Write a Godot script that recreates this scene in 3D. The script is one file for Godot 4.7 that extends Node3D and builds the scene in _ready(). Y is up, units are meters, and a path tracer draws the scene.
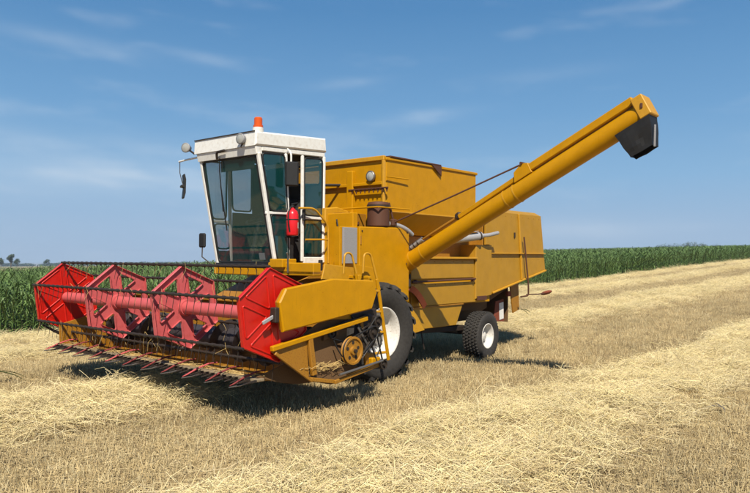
extends Node3D
# A combine harvester standing on a stubble field beside maize.
# Machine frame = world: -X is the machine's front, +Z its left side, origin on the ground under the front axle.

class MB:
	var v := PackedVector3Array()
	var n := PackedVector3Array()
	var c := PackedColorArray()
	var t := Transform3D()
	var col := Color(1, 1, 1)
	func tri(a: Vector3, b: Vector3, d: Vector3, na: Vector3, nb: Vector3, nd: Vector3) -> void:
		# a, b, d run counter-clockwise seen from outside; Godot wants clockwise
		v.append(t * a); v.append(t * d); v.append(t * b)
		n.append((t.basis * na).normalized()); n.append((t.basis * nd).normalized()); n.append((t.basis * nb).normalized())
		for i in 3: c.append(col)
	func face(p: Array) -> void:
		var nn: Vector3 = (p[1] - p[0]).cross(p[2] - p[0])
		if nn.length() < 1e-12 and p.size() > 3: nn = (p[2] - p[0]).cross(p[3] - p[0])
		nn = nn.normalized()
		for i in range(1, p.size() - 1): tri(p[0], p[i], p[i + 1], nn, nn, nn)
	func face_out(p: Array, inside: Vector3) -> void:
		var m := Vector3.ZERO
		for q in p: m += q
		m /= p.size()
		var nn: Vector3 = (p[1] - p[0]).cross(p[2] - p[0])
		if nn.dot(m - inside) < 0: p.reverse()
		face(p)
	func box(ce: Vector3, sz: Vector3, bev := 0.0) -> void:
		var h := sz / 2
		if bev <= 0:
			for ax in 3:
				for s in [-1.0, 1.0]:
					var p := []
					for k in [[-1, -1], [1, -1], [1, 1], [-1, 1]]:
						var q := Vector3.ZERO
						q[ax] = s * h[ax]; q[(ax + 1) % 3] = k[0] * h[(ax + 1) % 3]; q[(ax + 2) % 3] = k[1] * h[(ax + 2) % 3]
						p.append(ce + q)
					face_out(p, ce)
			return
		var b: float = min(bev, min(h.x, min(h.y, h.z)) * 0.95)
		var pt := func(sg: Vector3, ax: int) -> Vector3:
			var q := Vector3.ZERO
			for k in 3: q[k] = sg[k] * (h[k] - (0.0 if k == ax else b))
			return ce + q
		for ax in 3:
			var u := (ax + 1) % 3
			var w := (ax + 2) % 3
			for s in [-1.0, 1.0]:
				var p := []
				for k in [[-1, -1], [1, -1], [1, 1], [-1, 1]]:
					var sg := Vector3.ZERO
					sg[ax] = s; sg[u] = k[0]; sg[w] = k[1]
					p.append(pt.call(sg, ax))
				face_out(p, ce)
			for su in [-1.0, 1.0]:
				for sw in [-1.0, 1.0]:
					var a1 := Vector3.ZERO
					a1[u] = su; a1[w] = sw
					var m := a1
					m[ax] = -1
					var q := a1
					q[ax] = 1
					face_out([pt.call(m, u), pt.call(q, u), pt.call(q, w), pt.call(m, w)], ce)
		for sx in [-1.0, 1.0]:
			for sy in [-1.0, 1.0]:
				for sz2 in [-1.0, 1.0]:
					var sg := Vector3(sx, sy, sz2)
					face_out([pt.call(sg, 0), pt.call(sg, 1), pt.call(sg, 2)], ce)
	func beam(a: Vector3, b: Vector3, w: float, h: float, bev := 0.0, up := Vector3.UP) -> void:
		var z := (b - a).normalized()
		if abs(z.dot(up)) > 0.98: up = Vector3.RIGHT
		var x := up.cross(z).normalized()
		var y := z.cross(x)
		var keep := t
		t = t * Transform3D(Basis(x, y, z), (a + b) / 2)
		box(Vector3.ZERO, Vector3(w, h, a.distance_to(b)), bev)
		t = keep
	func prism(poly, z0: float, z1: float, bev := 0.0) -> void:
		var p := PackedVector2Array(poly)
		var ar := 0.0
		for i in p.size(): ar += p[i].cross(p[(i + 1) % p.size()])
		if ar < 0: p.reverse()
		var m := p.size()
		var q := PackedVector2Array()
		for i in m:
			var d0 := (p[i] - p[(i + m - 1) % m]).normalized()
			var d1 := (p[(i + 1) % m] - p[i]).normalized()
			var n0 := Vector2(-d0.y, d0.x)
			var n1 := Vector2(-d1.y, d1.x)
			var mm := (n0 + n1).normalized()
			q.append(p[i] + mm * (bev / max(0.35, mm.dot(n0))))
		var idx := Geometry2D.triangulate_polygon(q)
		var b: float = min(bev, (z1 - z0) * 0.45)
		for i in range(0, idx.size(), 3):
			var a0 := q[idx[i]]
			var a1 := q[idx[i + 1]]
			var a2 := q[idx[i + 2]]
			if (a1 - a0).cross(a2 - a0) < 0:
				var s := a1
				a1 = a2; a2 = s
			face([Vector3(a0.x, a0.y, z1), Vector3(a1.x, a1.y, z1), Vector3(a2.x, a2.y, z1)])
			face([Vector3(a0.x, a0.y, z0), Vector3(a2.x, a2.y, z0), Vector3(a1.x, a1.y, z0)])
		for i in m:
			var j := (i + 1) % m
			var P0 := p[i]
			var P1 := p[j]
			face([Vector3(P0.x, P0.y, z0 + b), Vector3(P1.x, P1.y, z0 + b), Vector3(P1.x, P1.y, z1 - b), Vector3(P0.x, P0.y, z1 - b)])
			if bev > 0:
				face([Vector3(P0.x, P0.y, z1 - b), Vector3(P1.x, P1.y, z1 - b), Vector3(q[j].x, q[j].y, z1), Vector3(q[i].x, q[i].y, z1)])
				face([Vector3(q[i].x, q[i].y, z0), Vector3(q[j].x, q[j].y, z0), Vector3(P1.x, P1.y, z0 + b), Vector3(P0.x, P0.y, z0 + b)])
	func tube(path: Array, rad, seg := 8, closed := false) -> void:
		var m := path.size()
		var rings := []
		var nr := []
		var u := Vector3.ZERO
		for i in m:
			var d: Vector3
			if closed: d = (path[(i + 1) % m] - path[(i + m - 1) % m]).normalized()
			else: d = (path[min(i + 1, m - 1)] - path[max(i - 1, 0)]).normalized()
			if i == 0:
				u = (Vector3.UP if abs(d.y) < 0.9 else Vector3.RIGHT).cross(d).normalized()
			u = (u - d * u.dot(d)).normalized()
			var w := d.cross(u)
			var r: float = rad[i] if rad is Array else rad
			var ring := []
			var rn := []
			for k in seg:
				var an := TAU * k / seg
				var o := u * cos(an) + w * sin(an)
				ring.append(path[i] + o * r); rn.append(o)
			rings.append(ring); nr.append(rn)
		for i in (m if closed else m - 1):
			var j := (i + 1) % m
			for k in seg:
				var l := (k + 1) % seg
				tri(rings[i][k], rings[i][l], rings[j][l], nr[i][k], nr[i][l], nr[j][l])
				tri(rings[i][k], rings[j][l], rings[j][k], nr[i][k], nr[j][l], nr[j][k])
		if not closed:
			var e: Array = rings[m - 1].duplicate()
			face(e)
			var s: Array = rings[0].duplicate()
			s.reverse()
			face(s)
	func lathe(prof: Array, seg := 32, smooth := false) -> void:
		# prof: Vector2(radius, height along local z), run so that the outside lies to the right of the way
		var m := prof.size()
		var sn := []
		for i in m - 1:
			var d: Vector2 = (prof[i + 1] - prof[i]).normalized()
			sn.append(Vector2(d.y, -d.x))
		for i in m - 1:
			var na: Vector2 = sn[i]
			var nb: Vector2 = sn[i]
			if smooth:
				if i > 0: na = (sn[i] + sn[i - 1]).normalized()
				if i < m - 2: nb = (sn[i] + sn[i + 1]).normalized()
			for k in seg:
				var a0 := TAU * k / seg
				var a1 := TAU * (k + 1) / seg
				var f := func(q: Vector2, an: float) -> Vector3: return Vector3(q.x * cos(an), q.x * sin(an), q.y)
				var A: Vector3 = f.call(prof[i], a0)
				var B: Vector3 = f.call(prof[i], a1)
				var C: Vector3 = f.call(prof[i + 1], a1)
				var D: Vector3 = f.call(prof[i + 1], a0)
				var NA: Vector3 = f.call(na, a0)
				var NB: Vector3 = f.call(na, a1)
				var NC: Vector3 = f.call(nb, a1)
				var ND: Vector3 = f.call(nb, a0)
				if prof[i].x > 1e-5: tri(A, B, C, NA, NB, NC)
				if prof[i + 1].x > 1e-5: tri(A, C, D, NA, NC, ND)
	func mesh() -> ArrayMesh:
		var a := []
		a.resize(Mesh.ARRAY_MAX)
		a[Mesh.ARRAY_VERTEX] = v; a[Mesh.ARRAY_NORMAL] = n; a[Mesh.ARRAY_COLOR] = c
		var m := ArrayMesh.new()
		m.add_surface_from_arrays(Mesh.PRIMITIVE_TRIANGLES, a)
		return m

var M := {}
var used := {}
var rng := RandomNumberGenerator.new()
var nz := FastNoiseLite.new()
const CAM := Vector3(-7.773, 1.805, 7.977)
const SWATHS := [[4.55, 0.95, -9.0, 160.0], [-0.75, 1.15, 6.6, 160.0], [0.25, 0.75, -14.0, -1.7], [-5.9, 1.0, -9.0, 160.0], [-10.9, 0.95, -9.0, 160.0], [10.2, 1.0, -9.0, 160.0]]
const CORN_Z := -14.0

# ------------------------------------------------------------------ helpers
func numbered(parent: Node, called: String) -> String:
	var key := "%d/%s" % [parent.get_instance_id(), called]
	var k: int = used.get(key, 0)
	used[key] = k + 1
	return called if k == 0 else "%s_%03d" % [called, k]

func part(called: String, mb: MB, mat: Material, parent: Node3D) -> MeshInstance3D:
	var mi := MeshInstance3D.new()
	mi.mesh = mb.mesh()
	mi.material_override = mat
	mi.name = numbered(parent, called)
	parent.add_child(mi, true)
	return mi

func shared(called: String, mesh: Mesh, mat: Material, parent: Node3D, at: Transform3D) -> MeshInstance3D:
	var mi := MeshInstance3D.new()
	mi.mesh = mesh
	mi.material_override = mat
	mi.name = numbered(parent, called)
	parent.add_child(mi, true)
	mi.transform = at
	return mi

func tag(o: Node3D, label: String, category := "", group := "", kind := "") -> void:
	if label: o.set_meta("label", label)
	if category: o.set_meta("category", category)
	if group: o.set_meta("group", group)
	if kind: o.set_meta("kind", kind)

func V(x: float, y: float, z: float) -> Vector3: return Vector3(x, y, z)

func bez(a: Vector3, b: Vector3, c: Vector3, k := 6) -> Array:
	var r := []
	for i in k + 1:
		var s := float(i) / k
		r.append(a.lerp(b, s).lerp(b.lerp(c, s), s))
	return r

func rounded(pts: Array, r := 0.05, k := 4) -> Array:
	# polyline with rounded bends
	var o := [pts[0]]
	for i in range(1, pts.size() - 1):
		var p: Vector3 = pts[i]
		var d0: Vector3 = pts[i - 1] - p
		var d1: Vector3 = pts[i + 1] - p
		var rr: float = min(r, min(d0.length(), d1.length()) * 0.48)
		o.append_array(bez(p + d0.normalized() * rr, p, p + d1.normalized() * rr, k))
	o.append(pts[pts.size() - 1])
	return o

func noise_tex(sd: int, freq: float, oct: int, ramp: Array, size := 512, kind := FastNoiseLite.TYPE_SIMPLEX_SMOOTH) -> ImageTexture:
	var f := FastNoiseLite.new()
	f.seed = sd; f.frequency = freq; f.fractal_octaves = oct; f.noise_type = kind
	f.fractal_type = FastNoiseLite.FRACTAL_FBM
	var im := f.get_seamless_image(size, size)
	im.convert(Image.FORMAT_L8)
	var d := im.get_data()
	var lut := PackedByteArray()
	lut.resize(768)
	for i in 256:
		var s := i / 255.0
		var cc: Color = ramp[ramp.size() - 1][1]
		for j in ramp.size() - 1:
			if s <= ramp[j + 1][0]:
				cc = ramp[j][1].lerp(ramp[j + 1][1], clamp((s - ramp[j][0]) / (ramp[j + 1][0] - ramp[j][0]), 0, 1))
				break
		lut[i * 3] = int(clamp(cc.r, 0, 1) * 255); lut[i * 3 + 1] = int(clamp(cc.g, 0, 1) * 255); lut[i * 3 + 2] = int(clamp(cc.b, 0, 1) * 255)
	var o := PackedByteArray()
	o.resize(d.size() * 3)
	for i in d.size():
		var k := d[i] * 3
		o[i * 3] = lut[k]; o[i * 3 + 1] = lut[k + 1]; o[i * 3 + 2] = lut[k + 2]
	return ImageTexture.create_from_image(Image.create_from_data(size, size, false, Image.FORMAT_RGB8, o))

func wave_tex() -> ImageTexture:
	var f := FastNoiseLite.new()
	f.seed = 77; f.frequency = 0.012; f.fractal_octaves = 3; f.fractal_gain = 0.35
	var im := f.get_seamless_image(512, 512)
	im.convert(Image.FORMAT_RGBA8)
	im.bump_map_to_normal_map(6.0)
	return ImageTexture.create_from_image(im)

func paint_tex() -> ImageTexture:
	# weathered paint: faint tone patches, run-off streaks, rust flecks and scratches
	var n := 1024
	var a := FastNoiseLite.new()
	a.seed = 41; a.frequency = 0.006; a.fractal_octaves = 4
	var b := FastNoiseLite.new()
	b.seed = 42; b.frequency = 0.05; b.fractal_octaves = 3
	var ia := a.get_seamless_image(n, n)
	var ib := b.get_seamless_image(n, n)
	ia.convert(Image.FORMAT_L8); ib.convert(Image.FORMAT_L8)
	var da := ia.get_data()
	var db := ib.get_data()
	var o := PackedByteArray()
	o.resize(n * n * 3)
	for y in n:
		for x in n:
			var i := y * n + x
			var va := da[i] / 255.0
			var vs := db[(((y >> 4) * n) + x)] / 255.0
			var vf := db[i] / 255.0
			var g: float = 0.945 + 0.065 * va - 0.10 * clamp((vs - 0.68) * 4.0, 0.0, 1.0) * clamp((va - 0.35) * 3.0, 0.0, 1.0)
			var r: float = g
			var bl: float = g
			var rust: float = clamp((vf - 0.80) * 9.0, 0.0, 1.0) * clamp((0.5 - va) * 5.0, 0.0, 1.0)
			r = lerp(r, 0.62, rust * 0.8); g = lerp(g, 0.42, rust * 0.8); bl = lerp(bl, 0.6, rust * 0.8)
			o[i * 3] = int(clamp(r, 0, 1) * 255); o[i * 3 + 1] = int(clamp(g, 0, 1) * 255); o[i * 3 + 2] = int(clamp(bl, 0, 1) * 255)
	# scratches
	var rg := RandomNumberGenerator.new()
	rg.seed = 9
	for k in 70:
		var px := rg.randf() * n
		var py := rg.randf() * n
		var an := rg.randfn(0, 0.5)
		for t in int(rg.randf_range(15, 80)):
			var xx := posmod(int(px + cos(an) * t), n)
			var yy := posmod(int(py + sin(an) * t), n)
			var i := (yy * n + xx) * 3
			o[i] = int(o[i] * 0.85); o[i + 1] = int(o[i + 1] * 0.8); o[i + 2] = int(o[i + 2] * 0.9)
	return ImageTexture.create_from_image(Image.create_from_data(n, n, false, Image.FORMAT_RGB8, o))

func mat(albedo: Color, rough: float, metal := 0.0, tex: Texture2D = null, scale := 1.0, rtex: Texture2D = null) -> StandardMaterial3D:
	var m := StandardMaterial3D.new()
	m.albedo_color = albedo
	m.roughness = rough
	m.metallic = metal
	m.cull_mode = BaseMaterial3D.CULL_DISABLED
	if tex:
		m.albedo_texture = tex
		m.uv1_triplanar = true
		m.uv1_scale = Vector3.ONE * scale
	if rtex:
		m.roughness_texture = rtex
		m.uv1_triplanar = true
		m.uv1_scale = Vector3.ONE * scale
	return m

func smooth(a: float, b: float, x: float) -> float:
	var s: float = clamp((x - a) / (b - a), 0, 1)
	return s * s * (3 - 2 * s)

func lerp_table(tb: Array, x: float) -> float:
	for i in tb.size() - 1:
		if x <= tb[i + 1][0]:
			return lerp(float(tb[i][1]), float(tb[i + 1][1]), clamp((x - tb[i][0]) / (tb[i + 1][0] - tb[i][0]), 0, 1))
	return tb[tb.size() - 1][1]

func swath_amount(x: float, z: float) -> float:
	var best := 0.0
	for s in SWATHS:
		var wob := nz.get_noise_2d(x * 2.0, s[0] * 31.0) * 0.28
		var w: float = s[1] * (1.0 + 0.22 * nz.get_noise_2d(x * 3.5 + 70.0, s[0] * 17.0))
		var a: float = 1.0 - smooth(w * 0.55, w * 1.15, abs(z - s[0] - wob))
		a *= smooth(s[2], s[2] + 1.2, x) * (1.0 - smooth(s[3] - 1.0, s[3], x))
		best = max(best, a)
	return best

func land(x: float, z: float) -> float:
	# the lie of the land: level under the machine, rising to the right and behind, dropping towards the maize
	var h := lerp_table([[-900, -9.0], [-60, -0.5], [0, 0.0], [6, 0.0], [20, 0.40], [35, 0.76], [57, 1.55], [90, 2.5], [150, 3.85], [300, 5.8], [600, 7.0], [1600, 7.0]], x)
	h += lerp_table([[-1600, -29.0], [-500, -12.0], [-120, -2.3], [-40, -1.15], [-14, -0.72], [-3, 0.0], [200, 0.0]], z)
	return h

func ground_h(x: float, z: float) -> float:
	var h := land(x, z)
	var d := Vector2(x - CAM.x, z - CAM.z).length()
	if d < 120:
		h += 0.022 * nz.get_noise_2d(x * 9.0, z * 9.0)
		if z > CORN_Z - 1.0:
			var s := swath_amount(x, z)
			if s > 0: h += s * (0.10 + 0.13 * nz.get_noise_2d(x * 16.0 + 40.0, z * 16.0) + 0.07 * nz.get_noise_2d(x * 45.0, z * 45.0 + 9.0))
	return h

func in_view(x: float, z: float, margin := 6.0) -> bool:
	var d := Vector2(x - CAM.x, z - CAM.z)
	var a := rad_to_deg(atan2(d.x, -d.y)) - 49.385
	return abs(a) < 28.0 + margin or d.length() < 4.5

func _ready() -> void:
	rng.seed = 7
	nz.seed = 11; nz.frequency = 0.05; nz.fractal_octaves = 3
	# the whole field slopes up very slightly away from the viewer
	var tilt := Basis(V(cos(deg_to_rad(49.385)), 0, sin(deg_to_rad(49.385))), deg_to_rad(0.70))
	var slope := Transform3D(tilt, CAM - tilt * CAM)
	camera_and_light()
	materials()
	ground()
	corn_field()
	stubble()
	swaths()
	far_things()
	combine()
	small_things()
	for o in get_children():
		if o is Node3D: o.transform = slope * o.transform

# ------------------------------------------------------------------ camera, sky, sun
func camera_and_light() -> void:
	var a := deg_to_rad(49.385)
	var p := deg_to_rad(0.894)
	var r := deg_to_rad(0.356)
	var fwd := V(sin(a), 0, -cos(a))
	var right := V(cos(a), 0, sin(a))
	var f2 := fwd * cos(p) + Vector3.UP * sin(p)
	var u2 := Vector3.UP * cos(p) - fwd * sin(p)
	var r3 := right * cos(r) + u2 * sin(r)
	var u3 := u2 * cos(r) - right * sin(r)
	var cam := Camera3D.new()
	cam.name = "camera"
	add_child(cam)
	cam.transform = Transform3D(Basis(r3, u3, -f2), CAM)
	cam.fov = rad_to_deg(2 * atan(246.5 / 706.28))
	cam.far = 4000
	cam.near = 0.05
	cam.current = true
	var sun := DirectionalLight3D.new()
	sun.name = "sun"
	add_child(sun)
	sun.light_energy = 1.55
	sun.light_color = Color(1.0, 0.955, 0.88)
	sun.light_angular_distance = 0.53
	sun.shadow_enabled = true
	sun.look_at_from_position(V(-0.65, 1.0, 0.65) * 20, Vector3.ZERO)
	var e := Environment.new()
	e.background_mode = Environment.BG_SKY
	var sky := Sky.new()
	var pm := PanoramaSkyMaterial.new()
	pm.panorama = sky_image()
	sky.sky_material = pm
	e.sky = sky
	e.background_energy_multiplier = 0.69
	e.tonemap_mode = Environment.TONE_MAPPER_LINEAR
	e.tonemap_exposure = 1.45
	e.fog_enabled = true
	e.fog_density = 0.00028
	e.fog_light_color = Color8(176, 198, 222)
	e.sdfgi_enabled = true; e.ssao_enabled = true; e.ssil_enabled = true
	var we := WorldEnvironment.new()
	we.name = "air"
	we.environment = e
	add_child(we)

func sky_image() -> ImageTexture:
	var w := 2048
	var h := 1024
	var d := PackedFloat32Array()
	d.resize(w * h * 3)
	var f := FastNoiseLite.new()
	f.seed = 5; f.frequency = 1.0; f.fractal_octaves = 5; f.fractal_gain = 0.55
	var g := FastNoiseLite.new()
	g.seed = 23; g.frequency = 1.0; g.fractal_octaves = 2
	var stops := [[-90, Color(0.30, 0.24, 0.15)], [-12, Color(0.36, 0.36, 0.34)], [-4, Color8(167, 190, 215).srgb_to_linear()], [0, Color8(167, 190, 215).srgb_to_linear()], [3, Color8(160, 188, 217).srgb_to_linear()], [7, Color8(139, 181, 218).srgb_to_linear()], [12, Color8(115, 164, 209).srgb_to_linear()], [20, Color8(86, 139, 190).srgb_to_linear()], [40, Color8(66, 117, 175).srgb_to_linear()], [90, Color8(48, 94, 156).srgb_to_linear()]]
	# bearing from the view axis, elevation, half width, half height (degrees), slant, strength
	var streaks := [[-22.5, 8.7, 16.0, 1.0, 0.0, 0.30], [-19.0, 6.4, 17.0, 1.3, 0.01, 0.38], [-24.0, 16.3, 5.0, 0.55, -0.08, 0.24], [-14.0, 16.0, 2.6, 0.4, -0.1, 0.28], [25.5, 20.4, 2.6, 0.5, 0.35, 0.42], [16.5, 3.0, 6.0, 0.8, 0.0, 0.26], [4.0, 12.0, 4.0, 0.5, 0.1, 0.16], [-3.0, 14.5, 3.0, 0.4, 0.1, 0.16], [14.0, 15.0, 4.0, 0.5, 0.05, 0.12], [-9.0, 3.6, 6.0, 0.8, 0.0, 0.16], [-40.0, 11.0, 10.0, 0.8, 0.0, 0.3], [48.0, 14.0, 9.0, 0.7, 0.1, 0.3], [90.0, 22.0, 14.0, 1.2, 0.05, 0.3], [-95.0, 18.0, 16.0, 1.0, 0.0, 0.3], [170.0, 25.0, 18.0, 1.5, 0.0, 0.3]]
	for y in h:
		var el := 90.0 - 180.0 * (y + 0.5) / h
		var base := Color()
		for j in stops.size() - 1:
			if el <= stops[j + 1][0]:
				base = stops[j][1].lerp(stops[j + 1][1], clamp((el - stops[j][0]) / (stops[j + 1][0] - stops[j][0]), 0, 1))
				break
		var ce := cos(deg_to_rad(el))
		var se := sin(deg_to_rad(el))
		for x in w:
			var c := base
			if el > 0:
				var az := TAU * (x + 0.5) / w
				var dx := sin(az) * ce
				var dz := cos(az) * ce
				var n1 := f.get_noise_3d(dx * 5.0 + 9.0, se * 26.0 + dx * 1.5, dz * 5.0)
				var n2 := g.get_noise_3d(dx * 1.6, se * 5.0 + 4.0, dz * 1.6 + 3.0)
				var k: float = smooth(0.1, 0.8, n1 + 0.5 * n2) * 0.13
				var be := wrapf(rad_to_deg(az) - 49.385, -180.0, 180.0)
				for q in streaks:
					var da: float = (be - q[0]) / q[2]
					if abs(da) > 2.2: continue
					var de: float = (el - q[1] - q[4] * (be - q[0])) / q[3]
					if abs(de) > 2.6: continue
					k += q[5] * exp(-da * da - de * de) * clamp(0.78 + 0.8 * n1, 0.0, 1.3)
				c = base.lerp(Color(0.66, 0.75, 0.85), min(k, 0.6))
			var i := (y * w + x) * 3
			d[i] = c.r; d[i + 1] = c.g; d[i + 2] = c.b
	return ImageTexture.create_from_image(Image.create_from_data(w, h, false, Image.FORMAT_RGBF, d.to_byte_array()))

# ------------------------------------------------------------------ materials
func materials() -> void:
	var W := Color(1, 1, 1)
	var worn := noise_tex(1, 0.02, 6, [[0.0, Color(0.90, 0.87, 0.82)], [0.22, Color(0.96, 0.95, 0.94)], [0.45, Color(0.985, 0.98, 0.975)], [0.7, W], [1.0, Color(0.965, 0.965, 0.965)]])
	var spots := noise_tex(2, 0.05, 4, [[0.0, Color(0.55, 0.42, 0.34)], [0.2, Color(0.80, 0.74, 0.68)], [0.3, Color(0.96, 0.95, 0.94)], [1.0, W]])
	var rough := noise_tex(3, 0.02, 4, [[0.0, Color(0.6, 0.6, 0.6)], [1.0, W]], 256)
	M.yellow = mat(Color8(180, 129, 5), 0.55, 0.0, paint_tex(), 0.7, rough)
	var wavy := wave_tex()
	for k in ["yellow"]:
		M[k].normal_enabled = true
		M[k].normal_texture = wavy
		M[k].normal_scale = 0.15
		M[k].metallic_specular = 0.28
		M[k].roughness = 0.5
	M.yellow_dusty = mat(Color8(165, 123, 24), 0.7, 0.0, M.yellow.albedo_texture, 0.55, rough)
	M.yellow_dirty = mat(Color8(152, 106, 20), 0.75, 0.0, spots, 1.6, rough)
	M.yellow_pale = mat(Color8(184, 136, 22), 0.6, 0.0, worn, 1.3, rough)
	M.red = mat(Color8(184, 24, 12), 0.45, 0.0, worn, 1.2, rough)
	M.pink = mat(Color8(186, 86, 88), 0.6, 0.0, worn, 1.5, rough)
	M.white = mat(Color8(216, 217, 213), 0.5, 0.0, worn, 1.1, rough)
	M.black = mat(Color8(24, 24, 25), 0.6, 0.0, rough, 2.0)
	M.rubber = mat(Color8(48, 46, 44), 0.85, 0.0, noise_tex(4, 0.03, 4, [[0.0, Color(0.75, 0.72, 0.68)], [0.7, W], [1.0, Color(1.0, 0.96, 0.88)]], 256), 2.0)
	M.rim = mat(Color8(206, 205, 200), 0.5, 0.0, spots, 1.2)
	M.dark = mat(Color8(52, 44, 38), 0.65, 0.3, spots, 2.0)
	M.steel = mat(Color8(128, 126, 124), 0.45, 0.7, spots, 3.0)
	M.grey = mat(Color8(142, 143, 146), 0.6, 0.1, worn, 4.0)
	M.silver = mat(Color8(166, 168, 172), 0.5, 0.3, spots, 3.0)
	M.brown = mat(Color8(84, 52, 36), 0.7, 0.1, spots, 2.5)
	M.rust = mat(Color8(126, 62, 40), 0.8, 0.1, spots, 2.0)
	M.auger_dark = mat(Color8(70, 66, 70), 0.5, 0.4, spots, 2.0)
	M.seat = mat(Color8(38, 36, 36), 0.9)
	M.amber = mat(Color8(196, 80, 14), 0.25)
	M.ext_red = mat(Color8(205, 28, 38), 0.3)
	M.chaff = mat(Color8(200, 172, 112), 0.95, 0.0, noise_tex(8, 0.09, 3, [[0.0, Color(0.6, 0.55, 0.5)], [0.5, W], [1.0, W]], 256), 4.0)
	var gl := StandardMaterial3D.new()
	gl.transparency = BaseMaterial3D.TRANSPARENCY_ALPHA
	gl.albedo_color = Color(0.06, 0.33, 0.33, 0.23)
	gl.roughness = 0.03
	gl.metallic_specular = 0.5
	gl.cull_mode = BaseMaterial3D.CULL_DISABLED
	M.glass = gl
	M.dusty_steel = mat(Color8(136, 122, 98), 0.8, 0.1, spots, 3.0)
	M.worn_red = mat(Color8(132, 54, 54), 0.7, 0.1, spots, 3.0)
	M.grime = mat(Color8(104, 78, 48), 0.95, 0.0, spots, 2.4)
	var lens := mat(Color8(210, 212, 205), 0.12)
	lens.albedo_color = Color8(150, 152, 148)
	M.lens = lens
	# the field
	var soil := noise_tex(6, 0.03, 5, [[0.0, Color(0.52, 0.47, 0.42)], [0.45, Color(0.80, 0.78, 0.74)], [1.0, W]], 1024)
	var g := mat(Color(1, 1, 1), 0.95, 0.0, soil, 0.55)
	g.vertex_color_use_as_albedo = true
	g.uv1_world_triplanar = true
	M.ground = g
	var s := StandardMaterial3D.new()
	s.vertex_color_use_as_albedo = true
	s.roughness = 0.75
	s.cull_mode = BaseMaterial3D.CULL_DISABLED
	M.straw = s
	var lf := StandardMaterial3D.new()
	lf.vertex_color_use_as_albedo = true
	lf.roughness = 0.5
	lf.cull_mode = BaseMaterial3D.CULL_DISABLED
	lf.backlight_enabled = true
	lf.backlight = Color(0.12, 0.2, 0.04)
	M.leaf = lf
	M.bark = mat(Color8(90, 76, 60), 0.95)

# ------------------------------------------------------------------ ground
func axis_points(lo: float, hi: float, from: float, to: float, fine: float) -> PackedFloat32Array:
	var o := []
	var x := from
	while x <= to:
		o.append(x); x += fine
	var st := fine
	while x < hi:
		st *= 1.12
		x += st
		o.append(min(x, hi))
	x = from; st = fine
	while x > lo:
		st *= 1.12
		x -= st
		o.push_front(max(x, lo))
	return PackedFloat32Array(o)

func ground() -> void:
	var xs := axis_points(-900, 1500, -9.0, 22.0, 0.16)
	var zs := axis_points(-1500, 120, -12.0, 8.0, 0.12)
	var nx := xs.size()
	var nzz := zs.size()
	var v := PackedVector3Array()
	var c := PackedColorArray()
	var idx := PackedInt32Array()
	var tan_ := Color(0.42, 0.30, 0.14)
	var pale := Color(0.72, 0.60, 0.345)
	var earth := Color(0.16, 0.11, 0.06)
	for j in nzz:
		for i in nx:
			var x := xs[i]
			var z := zs[j]
			v.append(V(x, ground_h(x, z), z))
			var col := tan_
			if z > CORN_Z:
				col = tan_.lerp(pale, swath_amount(x, z))
				col = col * (1.0 + 0.18 * nz.get_noise_2d(x * 1.5, z * 6.0))
			elif z > -62:
				col = earth
			else:
				# far fields in strips of stubble, green crops and bare soil
				var k := nz.get_noise_2d(floor(x / 210.0 + z / 900.0) * 40.0, floor(z / 70.0) * 31.0)
				col = Color(0.50, 0.40, 0.22) if k > 0.02 else (Color(0.10, 0.15, 0.05) if k < -0.12 else Color(0.36, 0.33, 0.17))
			c.append(col)
	for j in nzz - 1:
		for i in nx - 1:
			var a := j * nx + i
			idx.append_array(PackedInt32Array([a, a + 1, a + nx, a + 1, a + nx + 1, a + nx]))
	var nn := PackedVector3Array()
	nn.resize(v.size())
	for j in nzz:
		for i in nx:
			var a := v[j * nx + max(i - 1, 0)]
			var b := v[j * nx + min(i + 1, nx - 1)]
			var e := v[max(j - 1, 0) * nx + i]
			var f := v[min(j + 1, nzz - 1) * nx + i]
			var q := (f - e).cross(b - a).normalized()
			nn[j * nx + i] = q if q.y > 0 else -q
	var ar := []
	ar.resize(Mesh.ARRAY_MAX)
	ar[Mesh.ARRAY_VERTEX] = v; ar[Mesh.ARRAY_NORMAL] = nn; ar[Mesh.ARRAY_COLOR] = c; ar[Mesh.ARRAY_INDEX] = idx
	var m := ArrayMesh.new()
	m.add_surface_from_arrays(Mesh.PRIMITIVE_TRIANGLES, ar)
	var mi := MeshInstance3D.new()
	mi.name = "ground"
	mi.mesh = m
	mi.material_override = M.ground
	add_child(mi)
	tag(mi, "tan stubble field rolling up to the right", "ground", "", "structure")

# ------------------------------------------------------------------ plants and straw
func multi(called: String, mesh: Mesh, xf: Array, cols: Array, m: Material, parent: Node) -> MultiMeshInstance3D:
	var mm := MultiMesh.new()
	mm.transform_format = MultiMesh.TRANSFORM_3D
	mm.use_colors = true
	mm.mesh = mesh
	mm.instance_count = xf.size()
	for i in xf.size():
		mm.set_instance_transform(i, xf[i])
		mm.set_instance_color(i, cols[i])
	var mi := MultiMeshInstance3D.new()
	mi.multimesh = mm
	mi.material_override = m
	mi.name = called
	parent.add_child(mi, true)
	return mi

func blade(mb: MB, path: Array, w0: float, w1: float, side: Vector3) -> void:
	# flat strip along path
	var m := path.size()
	for i in m - 1:
		var a: Vector3 = path[i]
		var b: Vector3 = path[i + 1]
		var wa: float = lerp(w0, w1, float(i) / (m - 1)) / 2
		var wb: float = lerp(w0, w1, float(i + 1) / (m - 1)) / 2
		mb.face([a - side * wa, a + side * wa, b + side * wb, b - side * wb])

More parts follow.
